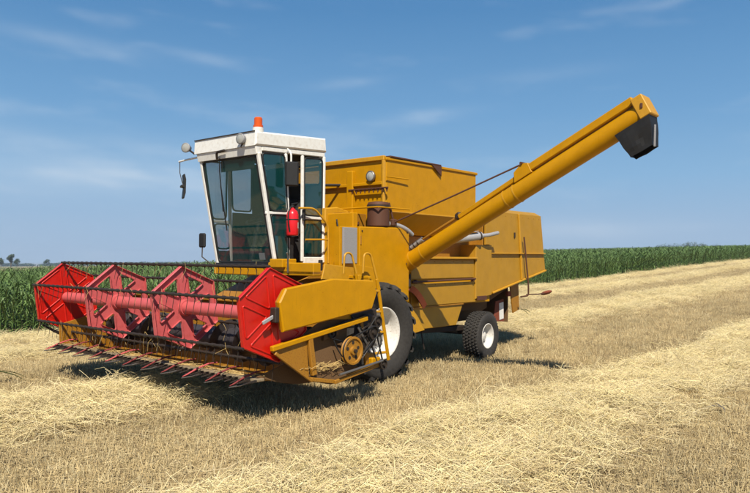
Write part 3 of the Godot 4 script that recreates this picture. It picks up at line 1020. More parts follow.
func grain_tank() -> void:
	var Y: Material = M.yellow
	# shell from plates, seen in the ZY plane along X
	var tank := P("grain_tank", CH, Y, func(b: MB):
		b.t = Transform3D(Basis(V(0, 0, 1), V(0, 1, 0), V(-1, 0, 0)), Vector3.ZERO)
		b.prism(xy([[-1.3, 3.262], [1.3, 3.262], [1.3, 2.48], [1.02, 2.17], [-1.02, 2.17], [-1.3, 2.48]]), -2.71, -0.26, 0.012))
	P("rim_strip", tank, Y, func(b: MB): b.beam(V(0.24, 3.272, 1.302), V(2.73, 3.272, 1.302), 0.04, 0.045, 0.008))
	P("rim_strip", tank, M.yellow_pale, func(b: MB): b.beam(V(0.25, 3.285, -1.3), V(0.25, 3.285, 1.28), 0.06, 0.07, 0.008))
	P("seam_strip", tank, M.yellow_pale, func(b: MB): b.beam(V(0.30, 2.492, 1.306), V(2.70, 2.492, 1.306), 0.014, 0.02, 0.003))
	P("cover_flap", tank, M.brown, func(b: MB): b.prism(xy([[0.32, 3.297], [1.62, 3.297], [1.62, 3.318], [0.32, 3.322]]), -1.25, 1.335, 0.005))
	P("cover_edge", tank, M.brown, func(b: MB): b.prism(xy([[1.35, 3.295], [1.62, 3.295], [1.62, 3.13]]), 1.327, 1.34, 0.002))
	P("corner_post", tank, M.yellow_pale, func(b: MB): b.box(V(0.235, 2.88, 1.27), V(0.05, 0.74, 0.05), 0.008))
	P("wall_post", tank, Y, func(b: MB): b.box(V(0.225, 2.70, 0.62), V(0.07, 0.86, 0.13), 0.012))
	P("wall_rail", tank, Y, func(b: MB): b.box(V(0.232, 2.91, 0.55), V(0.055, 0.05, 1.42), 0.008))
	P("round_lamp", tank, M.steel, func(b: MB):
		b.t = Transform3D(Basis(V(0, 1, 0), -PI / 2), V(0.20, 3.02, 1.05))
		b.lathe([Vector2(0.0, -0.06), Vector2(0.05, -0.055), Vector2(0.085, 0.0), Vector2(0.085, 0.02), Vector2(0.07, 0.028)], 20, true))
	P("lamp_lens", tank, M.lens, func(b: MB):
		b.t = Transform3D(Basis(V(0, 1, 0), -PI / 2), V(0.20, 3.02, 1.05))
		b.lathe([Vector2(0.072, 0.02), Vector2(0.045, 0.034), Vector2(0, 0.038)], 20, true))
	# guard with a row of points under the rail
	P("comb_bar", tank, M.brown, func(b: MB): b.box(V(0.19, 2.835, 1.0), V(0.03, 0.022, 0.78), 0.003))
	for k in 9:
		var z := 0.66 + k * 0.086
		P("comb_point", tank, M.brown, func(b: MB):
			b.face([V(0.186, 2.825, z), V(0.186, 2.825, z + 0.05), V(0.186, 2.765, z + 0.02)])
			b.face([V(0.193, 2.825, z), V(0.193, 2.765, z + 0.02), V(0.193, 2.825, z + 0.05)])
			b.face([V(0.186, 2.765, z + 0.02), V(0.193, 2.765, z + 0.02), V(0.193, 2.825, z), V(0.186, 2.825, z)])
			b.face([V(0.193, 2.825, z + 0.05), V(0.193, 2.765, z + 0.02), V(0.186, 2.765, z + 0.02), V(0.186, 2.825, z + 0.05)]))
	P("guard_rail", tank, Y, func(b: MB): cyl(b, V(0.02, 2.54, 0.62), V(0.02, 2.54, 1.36), 0.012, 8))
	P("guard_rail", tank, Y, func(b: MB): cyl(b, V(0.02, 2.54, 1.36), V(0.75, 2.54, 1.36), 0.012, 8))
	P("guard_rail", tank, Y, func(b: MB): cyl(b, V(0.22, 3.0, 1.34), V(0.72, 3.0, 1.36), 0.010, 8))
	# engine air intake drum
	var dr := P("air_intake_drum", CH, M.brown, func(b: MB):
		b.t = Transform3D(Basis(V(1, 0, 0), -PI / 2), V(0.20, 2.26, 1.20))
		b.lathe([Vector2(0.0, 0.0), Vector2(0.155, 0.0), Vector2(0.165, 0.015), Vector2(0.165, 0.33), Vector2(0.15, 0.36), Vector2(0.06, 0.375), Vector2(0, 0.375)], 28))
	P("drum_band", dr, M.dark, func(b: MB):
		b.t = Transform3D(Basis(V(1, 0, 0), -PI / 2), V(0.20, 2.26, 1.20))
		b.lathe([Vector2(0.165, 0.29), Vector2(0.172, 0.29), Vector2(0.172, 0.32), Vector2(0.165, 0.32)], 28))
	P("spring_coil", CH, M.brown, func(b: MB):
		var p := []
		for k in 40: p.append(V(0.05 + 0.02 * cos(k * 0.9), 2.31 + 0.022 * sin(k * 0.9), 0.74 + 0.0055 * k))
		b.tube(p, 0.006, 5))
	P("hydraulic_hose", CH, M.silver, func(b: MB): b.tube(bez(V(0.35, 2.31, 1.28), V(0.6, 2.30, 1.36), V(0.84, 2.16, 1.34), 6), 0.035, 9))
	P("black_pipe", CH, M.dark, func(b: MB): cyl(b, V(-0.42, 2.90, 0.1), V(0.22, 2.93, 0.40), 0.022, 9))

func pane(called: String, pts: Array, th: float, parent: Node3D) -> void:
	# glass plate through four corners
	var nn: Vector3 = (pts[1] - pts[0]).cross(pts[2] - pts[0]).normalized() * (th / 2)
	var ce: Vector3 = (pts[0] + pts[1] + pts[2] + pts[3]) / 4
	P(called, parent, M.glass, func(b: MB):
		var f := []
		var k := []
		for p in pts:
			f.append(p + nn); k.append(p - nn)
		b.face_out(f, ce); b.face_out(k, ce)
		for i in 4:
			var j := (i + 1) % 4
			b.face_out([pts[i] + nn, pts[j] + nn, pts[j] - nn, pts[i] - nn], ce))

func gasket(called: String, pts: Array, r: float, parent: Node3D, m: Material) -> void:
	# closed bead round an opening, corners rounded
	var o := []
	var k := pts.size()
	for i in k:
		var p: Vector3 = pts[i]
		var d0: Vector3 = (pts[(i + k - 1) % k] - p).normalized() * 0.07
		var d1: Vector3 = (pts[(i + 1) % k] - p).normalized() * 0.07
		o.append_array(bez(p + d0, p, p + d1, 4))
	P(called, parent, m, func(b: MB): b.tube(o, r, 6, true))

func cab() -> void:
	var Wm: Material = M.white
	var zl := 0.665
	var zr := -0.60
	# floor and sill are the cab's own mesh
	var c := P("cab", CH, M.yellow_dirty, func(b: MB): b.box(V(-0.88, 1.655, 0.033), V(1.0, 0.07, 1.30), 0.01))
	P("floor_beam", c, M.yellow, func(b: MB): b.box(V(-1.33, 1.60, 0.033), V(0.12, 0.10, 1.34), 0.01))
	P("front_sill", c, M.black, func(b: MB): b.box(V(-1.365, 1.685, 0.033), V(0.07, 0.06, 1.30), 0.01))
	# roof: a flat box, a little higher at the back
	var rf := P("roof", c, Wm, func(b: MB): b.prism(xy([[-1.73, 3.285], [-0.38, 3.345], [-0.40, 3.545], [-1.72, 3.475]]), -0.69, 0.70, 0.022))
	P("roof_seam", rf, M.dark, func(b: MB): b.beam(V(-1.728, 3.478, -0.67), V(-1.728, 3.478, 0.68), 0.012, 0.012, 0.0))
	P("brow", c, Wm, func(b: MB): b.prism(xy([[-1.715, 3.283], [-1.60, 3.285], [-1.585, 3.175], [-1.69, 3.175]]), -0.64, 0.68, 0.012))
	P("side_header", c, Wm, func(b: MB): b.prism(xy([[-1.60, 3.286], [-0.40, 3.338], [-0.40, 3.27], [-1.60, 3.225]]), 0.625, 0.68, 0.01))
	P("side_header", c, Wm, func(b: MB): b.prism(xy([[-1.60, 3.286], [-0.40, 3.338], [-0.40, 3.27], [-1.60, 3.225]]), -0.64, -0.585, 0.01))
	P("rear_header", c, Wm, func(b: MB): b.box(V(-0.43, 3.25, 0.033), V(0.06, 0.14, 1.2), 0.01))
	P("ceiling", c, M.seat, func(b: MB): b.box(V(-1.0, 3.262, 0.03), V(1.1, 0.03, 1.15), 0.0))
	# pillars
	var pil := [["front_pillar", V(-1.655, 3.20, zl), V(-1.335, 1.70, zl), 0.055], ["front_pillar", V(-1.655, 3.20, zr), V(-1.335, 1.70, zr), 0.055], ["door_pillar", V(-1.165, 3.24, zl), V(-1.07, 1.70, zl), 0.04], ["door_post", V(-0.845, 3.25, zl), V(-0.835, 1.74, zl), 0.04], ["rear_pillar", V(-0.415, 3.28, zl), V(-0.425, 1.72, zl), 0.05], ["rear_pillar", V(-0.415, 3.28, zr), V(-0.425, 1.72, zr), 0.05], ["middle_pillar", V(-1.16, 3.25, zr), V(-1.105, 1.70, zr), 0.05]]
	for a in pil:
		P(a[0], c, Wm, func(b: MB): b.beam(a[1], a[2], a[3], 0.05, 0.012, V(1, 0, 0)))
	P("side_rail", c, Wm, func(b: MB): b.beam(V(-1.52, 2.40, zl), V(-1.10, 2.41, zl), 0.035, 0.04, 0.008))
	P("side_rail", c, Wm, func(b: MB): b.beam(V(-0.82, 2.37, zl), V(-0.43, 2.37, zl), 0.035, 0.045, 0.008))
	P("side_rail", c, Wm, func(b: MB): b.beam(V(-0.82, 1.76, zl), V(-0.43, 1.76, zl), 0.04, 0.09, 0.008))
	P("side_rail", c, Wm, func(b: MB): b.beam(V(-1.46, 2.325, zr), V(-1.14, 2.325, zr), 0.035, 0.04, 0.008))
	P("side_sill", c, Wm, func(b: MB): b.beam(V(-1.33, 1.725, zl), V(-1.08, 1.725, zl), 0.04, 0.06, 0.008))
	# windows
	var ft := [V(-1.652, 3.165, zr + 0.04), V(-1.652, 3.165, zl - 0.045), V(-1.345, 1.725, zl - 0.045), V(-1.345, 1.725, zr + 0.04)]
	pane("windscreen", ft, 0.006, c)
	gasket("windscreen_seal", ft, 0.017, c, M.black)
	var s1 := [V(-1.60, 3.20, zl + 0.008), V(-1.19, 3.22, zl + 0.008), V(-1.125, 2.43, zl + 0.008), V(-1.445, 2.43, zl + 0.008)]
	pane("side_window", s1, 0.006, c)
	gasket("side_window_seal", s1, 0.013, c, M.black)
	var s2 := [V(-1.44, 2.38, zl + 0.008), V(-1.12, 2.385, zl + 0.008), V(-1.09, 1.76, zl + 0.008), V(-1.31, 1.76, zl + 0.008)]
	pane("side_window", s2, 0.006, c)
	gasket("side_window_seal", s2, 0.013, c, M.black)
	var s3 := [V(-0.815, 3.22, zl + 0.008), V(-0.45, 3.24, zl + 0.008), V(-0.455, 2.40, zl + 0.008), V(-0.81, 2.40, zl + 0.008)]
	pane("door_window", s3, 0.006, c)
	gasket("door_window_seal", s3, 0.014, c, M.black)
	var s4 := [V(-0.81, 2.34, zl), V(-0.455, 2.34, zl), V(-0.455, 1.81, zl), V(-0.81, 1.81, zl)]
	pane("door_window", s4, 0.006, c)
	gasket("door_window_seal", s4, 0.012, c, M.black)
	for a in [[-1.60, -1.20, 3.2, 2.36, -1.45], [-1.12, -0.72, 3.2, 2.50, -1.08], [-1.415, -1.13, 2.29, 1.92, -1.36]]:
		var q := [V(a[0], a[2], zr), V(a[1], a[2], zr), V(a[1], a[3], zr), V(a[4], a[3], zr)]
		pane("far_window", q, 0.006, c)
		gasket("far_window_seal", q, 0.013, c, M.black)
	P("far_panel", c, M.seat, func(b: MB): b.prism(xy([[-1.08, 1.73], [-0.45, 1.73], [-0.45, 3.24], [-0.70, 3.24], [-0.70, 2.47], [-1.08, 2.47]]), zr - 0.012, zr + 0.012, 0.002))
	P("far_kick_panel", c, M.seat, func(b: MB): b.box(V(-1.22, 1.81, zr), V(0.22, 0.17, 0.024), 0.002))
	# rear wall: dark below, window above
	P("rear_wall", c, M.seat, func(b: MB):
		b.t = Transform3D(Basis(V(0, 0, 1), V(0, 1, 0), V(-1, 0, 0)), Vector3.ZERO)
		b.prism(xy([[-0.59, 1.72], [0.66, 1.72], [0.66, 3.18], [0.62, 3.18], [0.62, 2.86], [-0.14, 2.86], [-0.14, 3.18], [-0.59, 3.18]]), 0.40, 0.44, 0.0))
	var rw := [V(-0.42, 3.17, -0.13), V(-0.42, 3.17, 0.61), V(-0.42, 2.87, 0.61), V(-0.42, 2.87, -0.13)]
	pane("rear_window", rw, 0.006, c)
	gasket("rear_window_seal", rw, 0.02, c, M.black)
	# inside
	P("driver_seat", c, M.seat, func(b: MB):
		b.box(V(-0.75, 2.12, 0.05), V(0.42, 0.12, 0.46), 0.03)
		b.beam(V(-0.56, 2.12, 0.05), V(-0.48, 2.68, 0.05), 0.44, 0.1, 0.03, V(1, 0, 0))
		b.box(V(-0.74, 1.88, 0.05), V(0.28, 0.38, 0.3), 0.01))
	P("steering_column", c, M.black, func(b: MB): cyl(b, V(-1.26, 1.70, 0.05), V(-1.10, 2.34, 0.05), 0.04, 10))
	P("steering_wheel", c, M.black, func(b: MB):
		var p := []
		for k in 24: p.append(V(-1.10, 2.36, 0.05) + Basis(V(0, 0, 1), 0.45) * V(cos(TAU * k / 24) * 0.2, 0, sin(TAU * k / 24) * 0.2))
		b.tube(p, 0.014, 6, true)
		for k in 3:
			var an := TAU * k / 3
			b.tube([V(-1.10, 2.36, 0.05), V(-1.10, 2.36, 0.05) + Basis(V(0, 0, 1), 0.45) * V(cos(an) * 0.2, 0, sin(an) * 0.2)], 0.01, 5))
	P("sun_visor", c, M.seat, func(b: MB): b.beam(V(-1.60, 3.08, -0.2), V(-1.60, 3.08, 0.52), 0.02, 0.16, 0.004))
	P("control_console", c, M.seat, func(b: MB): b.box(V(-0.9, 2.0, 0.42), V(0.5, 0.55, 0.16), 0.02))
	P("window_sticker", c, M.grey, func(b: MB): b.beam(V(-1.372, 1.86, 0.42), V(-1.352, 1.765, 0.42), 0.12, 0.002, 0.0, V(1, 0, 0)))
	P("wiper", c, M.black, func(b: MB):
		b.tube([V(-1.69, 3.19, -0.12), V(-1.66, 3.0, -0.16), V(-1.53, 2.45, -0.24)], 0.008, 5)
		b.tube([V(-1.60, 2.80, -0.21), V(-1.475, 2.18, -0.22)], 0.009, 5))
	P("wiper_motor", c, M.dark, func(b: MB): b.tube(rounded([V(-1.72, 3.17, -0.14), V(-1.75, 3.26, -0.12), V(-1.75, 3.27, 0.06)], 0.05), 0.018, 7))
	# beacon
	var bc := P("beacon", c, M.amber, func(b: MB):
		b.t = Transform3D(Basis(V(1, 0, 0), -PI / 2), V(-1.62, 3.54, 0.62))
		b.lathe([Vector2(0.0, 0.0), Vector2(0.066, 0.0), Vector2(0.066, 0.03), Vector2(0.056, 0.034), Vector2(0.056, 0.12), Vector2(0.046, 0.136), Vector2(0, 0.14)], 24))
	P("beacon_base", bc, M.white, func(b: MB): cyl(b, V(-1.62, 3.47, 0.62), V(-1.62, 3.54, 0.62), 0.075, 20, 0.008))
	# work lamps
	for z in [-0.79, 0.46]:
		var lp := P("work_lamp", c, M.grey, func(b: MB):
			b.t = Transform3D(Basis(V(0, 1, 0), -PI / 2 + (0.35 if z < 0 else 0.12)), V(-1.79, 3.385, z))
			b.lathe([Vector2(0.0, -0.09), Vector2(0.04, -0.085), Vector2(0.066, -0.02), Vector2(0.072, 0.0), Vector2(0.072, 0.012), Vector2(0.062, 0.016)], 22, true))
		P("lens", lp, M.lens, func(b: MB):
			b.t = Transform3D(Basis(V(0, 1, 0), -PI / 2 + (0.35 if z < 0 else 0.12)), V(-1.79, 3.385, z))
			b.lathe([Vector2(0.064, 0.010), Vector2(0.04, 0.02), Vector2(0, 0.024)], 22, true))
		P("bracket", lp, M.dark, func(b: MB): b.tube([V(-1.74, 3.36, z), V(-1.72, 3.29, z * 0.85)], 0.014, 6))
	# mirrors
	P("mirror_arm", c, M.white, func(b: MB): b.tube(rounded([V(-1.66, 3.25, -0.60), V(-1.68, 3.235, -0.9), V(-1.68, 3.22, -1.12)], 0.03), 0.014, 7))
	P("mirror_cable", c, M.dark, func(b: MB): b.tube([V(-1.68, 3.22, -1.10), V(-1.685, 3.05, -1.09), V(-1.69, 2.92, -1.03), V(-1.69, 2.85, -0.99)], 0.006, 5))
	P("far_mirror", c, M.black, func(b: MB):
		b.t = Transform3D(Basis(V(0, 1, 0), deg_to_rad(-28)), V(-1.69, 2.84, -0.98))
		b.prism(xy([[-0.02, -0.17], [0.0, -0.18], [0.02, -0.10], [0.024, 0.10], [0.006, 0.18], [-0.016, 0.17], [-0.004, 0.02], [-0.045, 0.015], [-0.045, -0.01], [-0.004, -0.02]]), -0.10, 0.10, 0.004))
	var lm := P("low_mirror", c, M.black, func(b: MB):
		b.t = Transform3D(Basis(V(0, 1, 0), deg_to_rad(12)), V(-1.60, 2.04, -0.63))
		b.box(V(0, 0, 0), V(0.05, 0.21, 0.12), 0.018))
	P("mirror_stem", lm, M.steel, func(b: MB): b.tube([V(-1.60, 1.94, -0.63), V(-1.59, 1.80, -0.65), V(-1.42, 1.66, -0.60)], 0.009, 6))
	var dm := P("door_mirror", c, M.black, func(b: MB):
		b.t = Transform3D(Basis(V(0, 1, 0), deg_to_rad(-30)), V(-1.17, 2.945, 0.80))
		b.box(V(0, 0, 0), V(0.19, 0.34, 0.06), 0.02))
	P("mirror_bar", dm, M.white, func(b: MB): b.tube(rounded([V(-1.16, 3.30, 0.70), V(-1.165, 3.24, 0.78), V(-1.16, 3.02, 0.775)], 0.05), 0.014, 7))
	# yellow hand rail beside the door
	var hr := P("hand_rail", c, M.yellow_pale, func(b: MB): b.tube(rounded([V(-0.98, 2.49, 0.74), V(-0.73, 2.50, 0.80), V(-0.47, 2.27, 0.82), V(-0.46, 1.72, 0.82)], 0.08), 0.015, 8))
	P("rail_bar", hr, M.yellow_pale, func(b: MB): cyl(b, V(-0.90, 2.05, 0.80), V(-0.47, 2.06, 0.82), 0.013, 8))
	P("door_handle", c, M.black, func(b: MB): b.box(V(-0.86, 2.40, 0.72), V(0.05, 0.16, 0.04), 0.01))

func lug_mesh(R: float, w: float, s: float) -> ArrayMesh:
	# one tractor lug: from the middle of the tread to the shoulder and a little down the side wall
	var mb := MB.new()
	var rows := []
	for i in 5:
		var k := i / 4.0
		var z := s * (0.02 + k * (w / 2 - 0.02))
		var an := -0.04 + 0.17 * k
		var r0: float = R - 0.05 - 0.03 * k * k
		var r1: float = R - 0.012 * k * k
		if i == 4: r1 = R - 0.035
		var ww := 0.030 + 0.008 * k
		rows.append([r0, r1, an, z, ww])
	var pt := func(r: float, an: float, z: float) -> Vector3: return V(r * sin(an), r * cos(an), z)
	var ring := []
	for q in rows:
		var da: float = q[4] / R
		ring.append([pt.call(q[0], q[2] - da * 1.25, q[3]), pt.call(q[1], q[2] - da * 0.8, q[3]), pt.call(q[1], q[2] + da * 0.8, q[3]), pt.call(q[0], q[2] + da * 1.25, q[3])])
	var ce: Vector3 = pt.call(R - 0.08, 0.04, s * w * 0.25)
	for i in 4:
		for k in 3: mb.face_out([ring[i][k], ring[i][k + 1], ring[i + 1][k + 1], ring[i + 1][k]], ce)
	mb.face_out(ring[0].duplicate(), ce)
	mb.face_out(ring[4].duplicate(), ce)
	return mb.mesh()

func wheels() -> void:
	# front drive wheels
	var R := 0.735
	var w := 0.50
	var lugs := [lug_mesh(R, w, 1.0), lug_mesh(R, w, -1.0)]
	var tp := []
	for q in [[0.355, -0.16], [0.40, -0.205], [0.50, -0.245], [0.60, -0.25], [0.655, -0.225], [0.684, -0.17], [0.695, -0.06], [0.695, 0.06], [0.684, 0.17], [0.655, 0.225], [0.60, 0.25], [0.50, 0.245], [0.40, 0.205], [0.355, 0.16]]:
		tp.append(Vector2(q[0], q[1]))
	for s in [1.0, -1.0]:
		var ce := V(0, R - 0.015, 1.29 * s)
		var tm := MB.new()
		tm.t = Transform3D(Basis(), ce)
		tm.lathe(tp, 64, true)
		var wh := part("front_wheel", tm, M.rubber, CH)
		for k in 20:
			for side in 2:
				shared("lug", lugs[side], M.rubber, wh, Transform3D(Basis(V(0, 0, 1), TAU * (k + 0.5 * side) / 20), ce))
		var flip := Basis() if s > 0 else Basis(V(1, 0, 0), PI)
		P("rim", wh, M.rim, func(b: MB):
			b.t = Transform3D(flip, ce)
			b.lathe([Vector2(0.36, -0.19), Vector2(0.375, -0.18), Vector2(0.33, -0.12), Vector2(0.32, 0.12), Vector2(0.372, 0.175), Vector2(0.378, 0.195), Vector2(0.36, 0.20), Vector2(0.335, 0.165), Vector2(0.305, 0.11), Vector2(0.29, 0.045), Vector2(0.22, 0.02), Vector2(0.13, 0.05), Vector2(0.12, 0.09), Vector2(0.07, 0.10), Vector2(0.0, 0.10)], 48, true))
		for k in 8:
			var an := TAU * k / 8
			P("wheel_bolt", wh, M.steel, func(b: MB): cyl(b, ce + flip * V(cos(an) * 0.175, sin(an) * 0.175, 0.02), ce + flip * V(cos(an) * 0.175, sin(an) * 0.175, 0.065), 0.016, 6))
		P("hub", wh, M.dark, func(b: MB): cyl(b, ce + flip * V(0, 0, 0.09), ce + flip * V(0, 0, 0.13), 0.055, 16, 0.01))
	# rear steering wheels
	for s in [1.0, -1.0]:
		var r2 := 0.435
		var ce := V(3.05, r2 - 0.01, 1.20 * s)
		var turn := Basis(V(0, 1, 0), deg_to_rad(4.0))
		var flip := turn if s > 0 else turn * Basis(V(1, 0, 0), PI)
		var tm := MB.new()
		tm.t = Transform3D(flip, ce)
		var pr := []
		for q in [[0.20, -0.12], [0.235, -0.145], [0.31, -0.165], [0.375, -0.16], [0.405, -0.14], [0.416, -0.09], [0.420, 0.0], [0.416, 0.09], [0.405, 0.14], [0.375, 0.16], [0.31, 0.165], [0.235, 0.145], [0.20, 0.12]]:
			pr.append(Vector2(q[0], q[1]))
		tm.lathe(pr, 48, true)
		var wh := part("rear_wheel", tm, M.rubber, CH)
		P("tread", wh, M.rubber, func(b: MB):
			for k in 46:
				for j in 5:
					var zz := -0.115 + j * 0.0575
					var an := TAU * (k + (0.5 if j % 2 else 0.0)) / 46
					b.t = Transform3D(flip, ce) * Transform3D(Basis(V(0, 0, 1), an), Vector3.ZERO) * Transform3D(Basis(V(0, 1, 0), 0.5 if j % 2 else -0.5), V(0, 0.42 - abs(zz) * 0.06, zz))
					b.box(V(0, 0, 0), V(0.034, 0.034, 0.04), 0.004)).set_meta("kind", "stuff")
		P("rim", wh, M.rim, func(b: MB):
			b.t = Transform3D(flip, ce)
			b.lathe([Vector2(0.21, -0.13), Vector2(0.19, -0.09), Vector2(0.19, 0.08), Vector2(0.215, 0.125), Vector2(0.225, 0.14), Vector2(0.212, 0.146), Vector2(0.195, 0.115), Vector2(0.175, 0.07), Vector2(0.16, 0.025), Vector2(0.09, 0.02), Vector2(0.075, 0.06), Vector2(0.06, 0.075), Vector2(0.0, 0.078)], 40, true))
		for k in 5:
			var an := TAU * k / 5
			P("wheel_bolt", wh, M.steel, func(b: MB): cyl(b, ce + flip * V(cos(an) * 0.115, sin(an) * 0.115, 0.015), ce + flip * V(cos(an) * 0.115, sin(an) * 0.115, 0.045), 0.012, 6))

func pulley(called: String, at: Vector3, r: float, w: float, m: Material, parent: Node3D, holes := 0) -> MeshInstance3D:
	var o := P(called, parent, m, func(b: MB):
		b.t = Transform3D(Basis(), at)
		b.lathe([Vector2(0, -w / 2), Vector2(r * 0.97, -w / 2), Vector2(r, -w / 2 + 0.006), Vector2(r * 0.88, -0.003), Vector2(r * 0.88, 0.003), Vector2(r, w / 2 - 0.006), Vector2(r * 0.97, w / 2), Vector2(r * 0.84, w / 2), Vector2(r * 0.80, w / 2 - 0.018), Vector2(r * 0.32, w / 2 - 0.018), Vector2(r * 0.28, w / 2 + 0.01), Vector2(r * 0.12, w / 2 + 0.012), Vector2(0, w / 2 + 0.012)], 36))
	for k in holes:  # flat dark discs paint the shade inside the open holes of the web
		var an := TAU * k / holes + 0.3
		P("painted_hole", o, M.dark, func(b: MB):
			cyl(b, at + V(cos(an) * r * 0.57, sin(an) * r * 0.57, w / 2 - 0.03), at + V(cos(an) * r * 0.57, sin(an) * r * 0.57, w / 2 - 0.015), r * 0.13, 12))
	return o

func belt(a: Vector2, ra: float, b2: Vector2, rb: float, z: float, parent: Node3D) -> void:
	var p := []
	var d := (b2 - a).angle()
	for k in 13:
		var an := d + PI / 2 + PI * k / 12
		p.append(V(a.x + cos(an) * ra, a.y + sin(an) * ra, z))
	for k in 13:
		var an := d - PI / 2 + PI * k / 12
		p.append(V(b2.x + cos(an) * rb, b2.y + sin(an) * rb, z))
	P("drive_belt", parent, M.black, func(b: MB): b.tube(p, 0.011, 5, true))

func header() -> void:
	var W := 2.26
	# trough: floor, curved back and rear wall as one bent sheet
	var outer := [[-2.86, 0.505], [-2.60, 0.470], [-2.30, 0.425], [-2.05, 0.41], [-1.86, 0.45], [-1.74, 0.56], [-1.69, 0.72], [-1.66, 1.16], [-1.78, 1.20]]
	var inner := [[-1.78, 1.215], [-1.645, 1.172], [-1.675, 0.71], [-1.73, 0.545], [-1.85, 0.432], [-2.05, 0.39], [-2.30, 0.405], [-2.60, 0.450], [-2.86, 0.488]]
	var hd := P("header", CH, M.yellow_dirty, func(b: MB): b.prism(xy(outer + inner), -W, 2.14, 0.0))
	P("back_beam", hd, M.yellow_dirty, func(b: MB): b.box(V(-1.60, 0.62, 0), V(0.1, 0.12, 2 * W), 0.01))
	P("skid_plate", hd, M.dark, func(b: MB): b.prism(xy([[-2.7, 0.462], [-2.3, 0.40], [-1.9, 0.385], [-1.95, 0.33], [-2.3, 0.36]]), -2.0, 2.0, 0.004))
	P("cutter_bar", hd, M.dusty_steel, func(b: MB): b.box(V(-2.885, 0.502, 0), V(0.11, 0.03, 2 * W - 0.1), 0.006))
	# knife guards and crop lifters
	var gm := MB.new()
	gm.prism(xy([[0.0, 0.014], [-0.10, 0.006], [-0.19, -0.012], [-0.195, -0.018], [0.0, -0.014]]), -0.010, 0.010, 0.003)
	var gmesh := gm.mesh()
	for k in 44: shared("knife_guard", gmesh, M.dark, hd, Transform3D(Basis(), V(-2.92, 0.50, -2.20 + k * 0.1023)))
	for k in 11:
		var z := -2.12 + k * 0.42
		var lf := P("crop_lifter", hd, M.worn_red if k % 4 else M.pink, func(b: MB): b.tube([V(-2.72, 0.575, z), V(-2.84, 0.575, z), V(-3.00, 0.535, z), V(-3.13, 0.485, z), V(-3.19, 0.47, z)], [0.008, 0.010, 0.011, 0.009, 0.004], 7))
		P("lifter_spring", lf, M.steel, func(b: MB): b.tube([V(-2.80, 0.50, z), V(-3.05, 0.455, z), V(-3.20, 0.455, z)], [0.010, 0.010, 0.006], 6))
	# intake auger with flighting
	var ax := Vector2(-2.08, 0.74)
	var au := P("intake_auger", hd, M.auger_dark, func(b: MB): cyl(b, V(ax.x, ax.y, -2.2), V(ax.x, ax.y, 2.2), 0.15, 24))
	for s in [-1.0, 1.0]:
		P("flighting", au, M.auger_dark, func(b: MB):
			var prev := []
			for k in 97:
				var q := k / 96.0
				var an: float = s * q * TAU * 3.6
				var z: float = s * (2.18 - q * 1.65)
				var d := V(cos(an), sin(an), 0)
				var cur := [V(ax.x, ax.y, z) + d * 0.148, V(ax.x, ax.y, z) + d * 0.265]
				if k > 0:
					b.face([prev[0], prev[1], cur[1], cur[0]])
					b.face([prev[0] + V(0, 0, 0.006), cur[0] + V(0, 0, 0.006), cur[1] + V(0, 0, 0.006), prev[1] + V(0, 0, 0.006)])
				prev = cur)
	for k in 10:
		var an := k * 1.3
		P("auger_finger", au, M.steel, func(b: MB): cyl(b, V(ax.x + cos(an) * 0.14, ax.y + sin(an) * 0.14, -0.45 + k * 0.1), V(ax.x + cos(an) * 0.29, ax.y + sin(an) * 0.29, -0.45 + k * 0.1), 0.008, 6))
	# side walls
	var sw := xy([[-2.90, 0.47], [-2.30, 0.39], [-1.85, 0.40], [-1.64, 0.60], [-1.62, 1.19], [-1.80, 1.20], [-2.40, 0.92], [-2.92, 0.80]])
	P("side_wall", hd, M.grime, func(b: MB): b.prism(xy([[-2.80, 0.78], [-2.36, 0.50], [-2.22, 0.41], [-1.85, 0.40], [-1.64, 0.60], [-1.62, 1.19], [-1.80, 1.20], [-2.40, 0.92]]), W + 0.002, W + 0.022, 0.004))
	P("side_wall", hd, M.yellow_dirty, func(b: MB): b.prism(sw, -W - 0.022, -W - 0.002, 0.004))
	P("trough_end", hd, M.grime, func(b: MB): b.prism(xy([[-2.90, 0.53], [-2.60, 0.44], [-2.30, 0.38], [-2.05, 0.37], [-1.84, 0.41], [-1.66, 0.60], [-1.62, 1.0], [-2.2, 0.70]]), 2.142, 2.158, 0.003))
	# straw lying on the knife
	P("straw_on_knife", hd, M.chaff, func(b: MB):
		for k in 150:
			var p := V(-2.86 + rng.randfn(0, 0.05), 0.525 + rng.randf() * 0.02, rng.randf_range(-2.1, 2.1))
			var an := rng.randfn(PI / 2, 0.5)
			var q := V(cos(an), rng.randfn(0, 0.08), sin(an)) * rng.randf_range(0.08, 0.3)
			b.beam(p - q * 0.5, p + q * 0.5, 0.004, 0.004)).set_meta("kind", "stuff")
	# left end: divider frame and drives
	var z0 := 2.37
	P("divider_rail", hd, M.yellow, func(b: MB): b.beam(V(-2.88, 0.845, z0), V(-1.38, 1.075, z0), 0.055, 0.055, 0.008))
	P("divider_plate", hd, M.yellow_dirty, func(b: MB): b.prism(xy([[-2.87, 0.815], [-2.36, 0.895], [-2.32, 0.50], [-2.36, 0.48]]), z0 - 0.03, z0 - 0.012, 0.004))
	P("divider_post", hd, M.yellow_dirty, func(b: MB): b.beam(V(-2.33, 0.92, z0), V(-2.26, 0.50, z0), 0.05, 0.07, 0.008, V(1, 0, 0)))
	P("divider_foot", hd, M.yellow_dirty, func(b: MB): b.beam(V(-2.84, 0.80, z0 + 0.01), V(-2.30, 0.44, z0 + 0.01), 0.03, 0.035, 0.005))
	P("divider_foot", hd, M.yellow_dirty, func(b: MB): b.beam(V(-2.31, 0.46, z0), V(-1.93, 0.385, z0), 0.04, 0.045, 0.006))
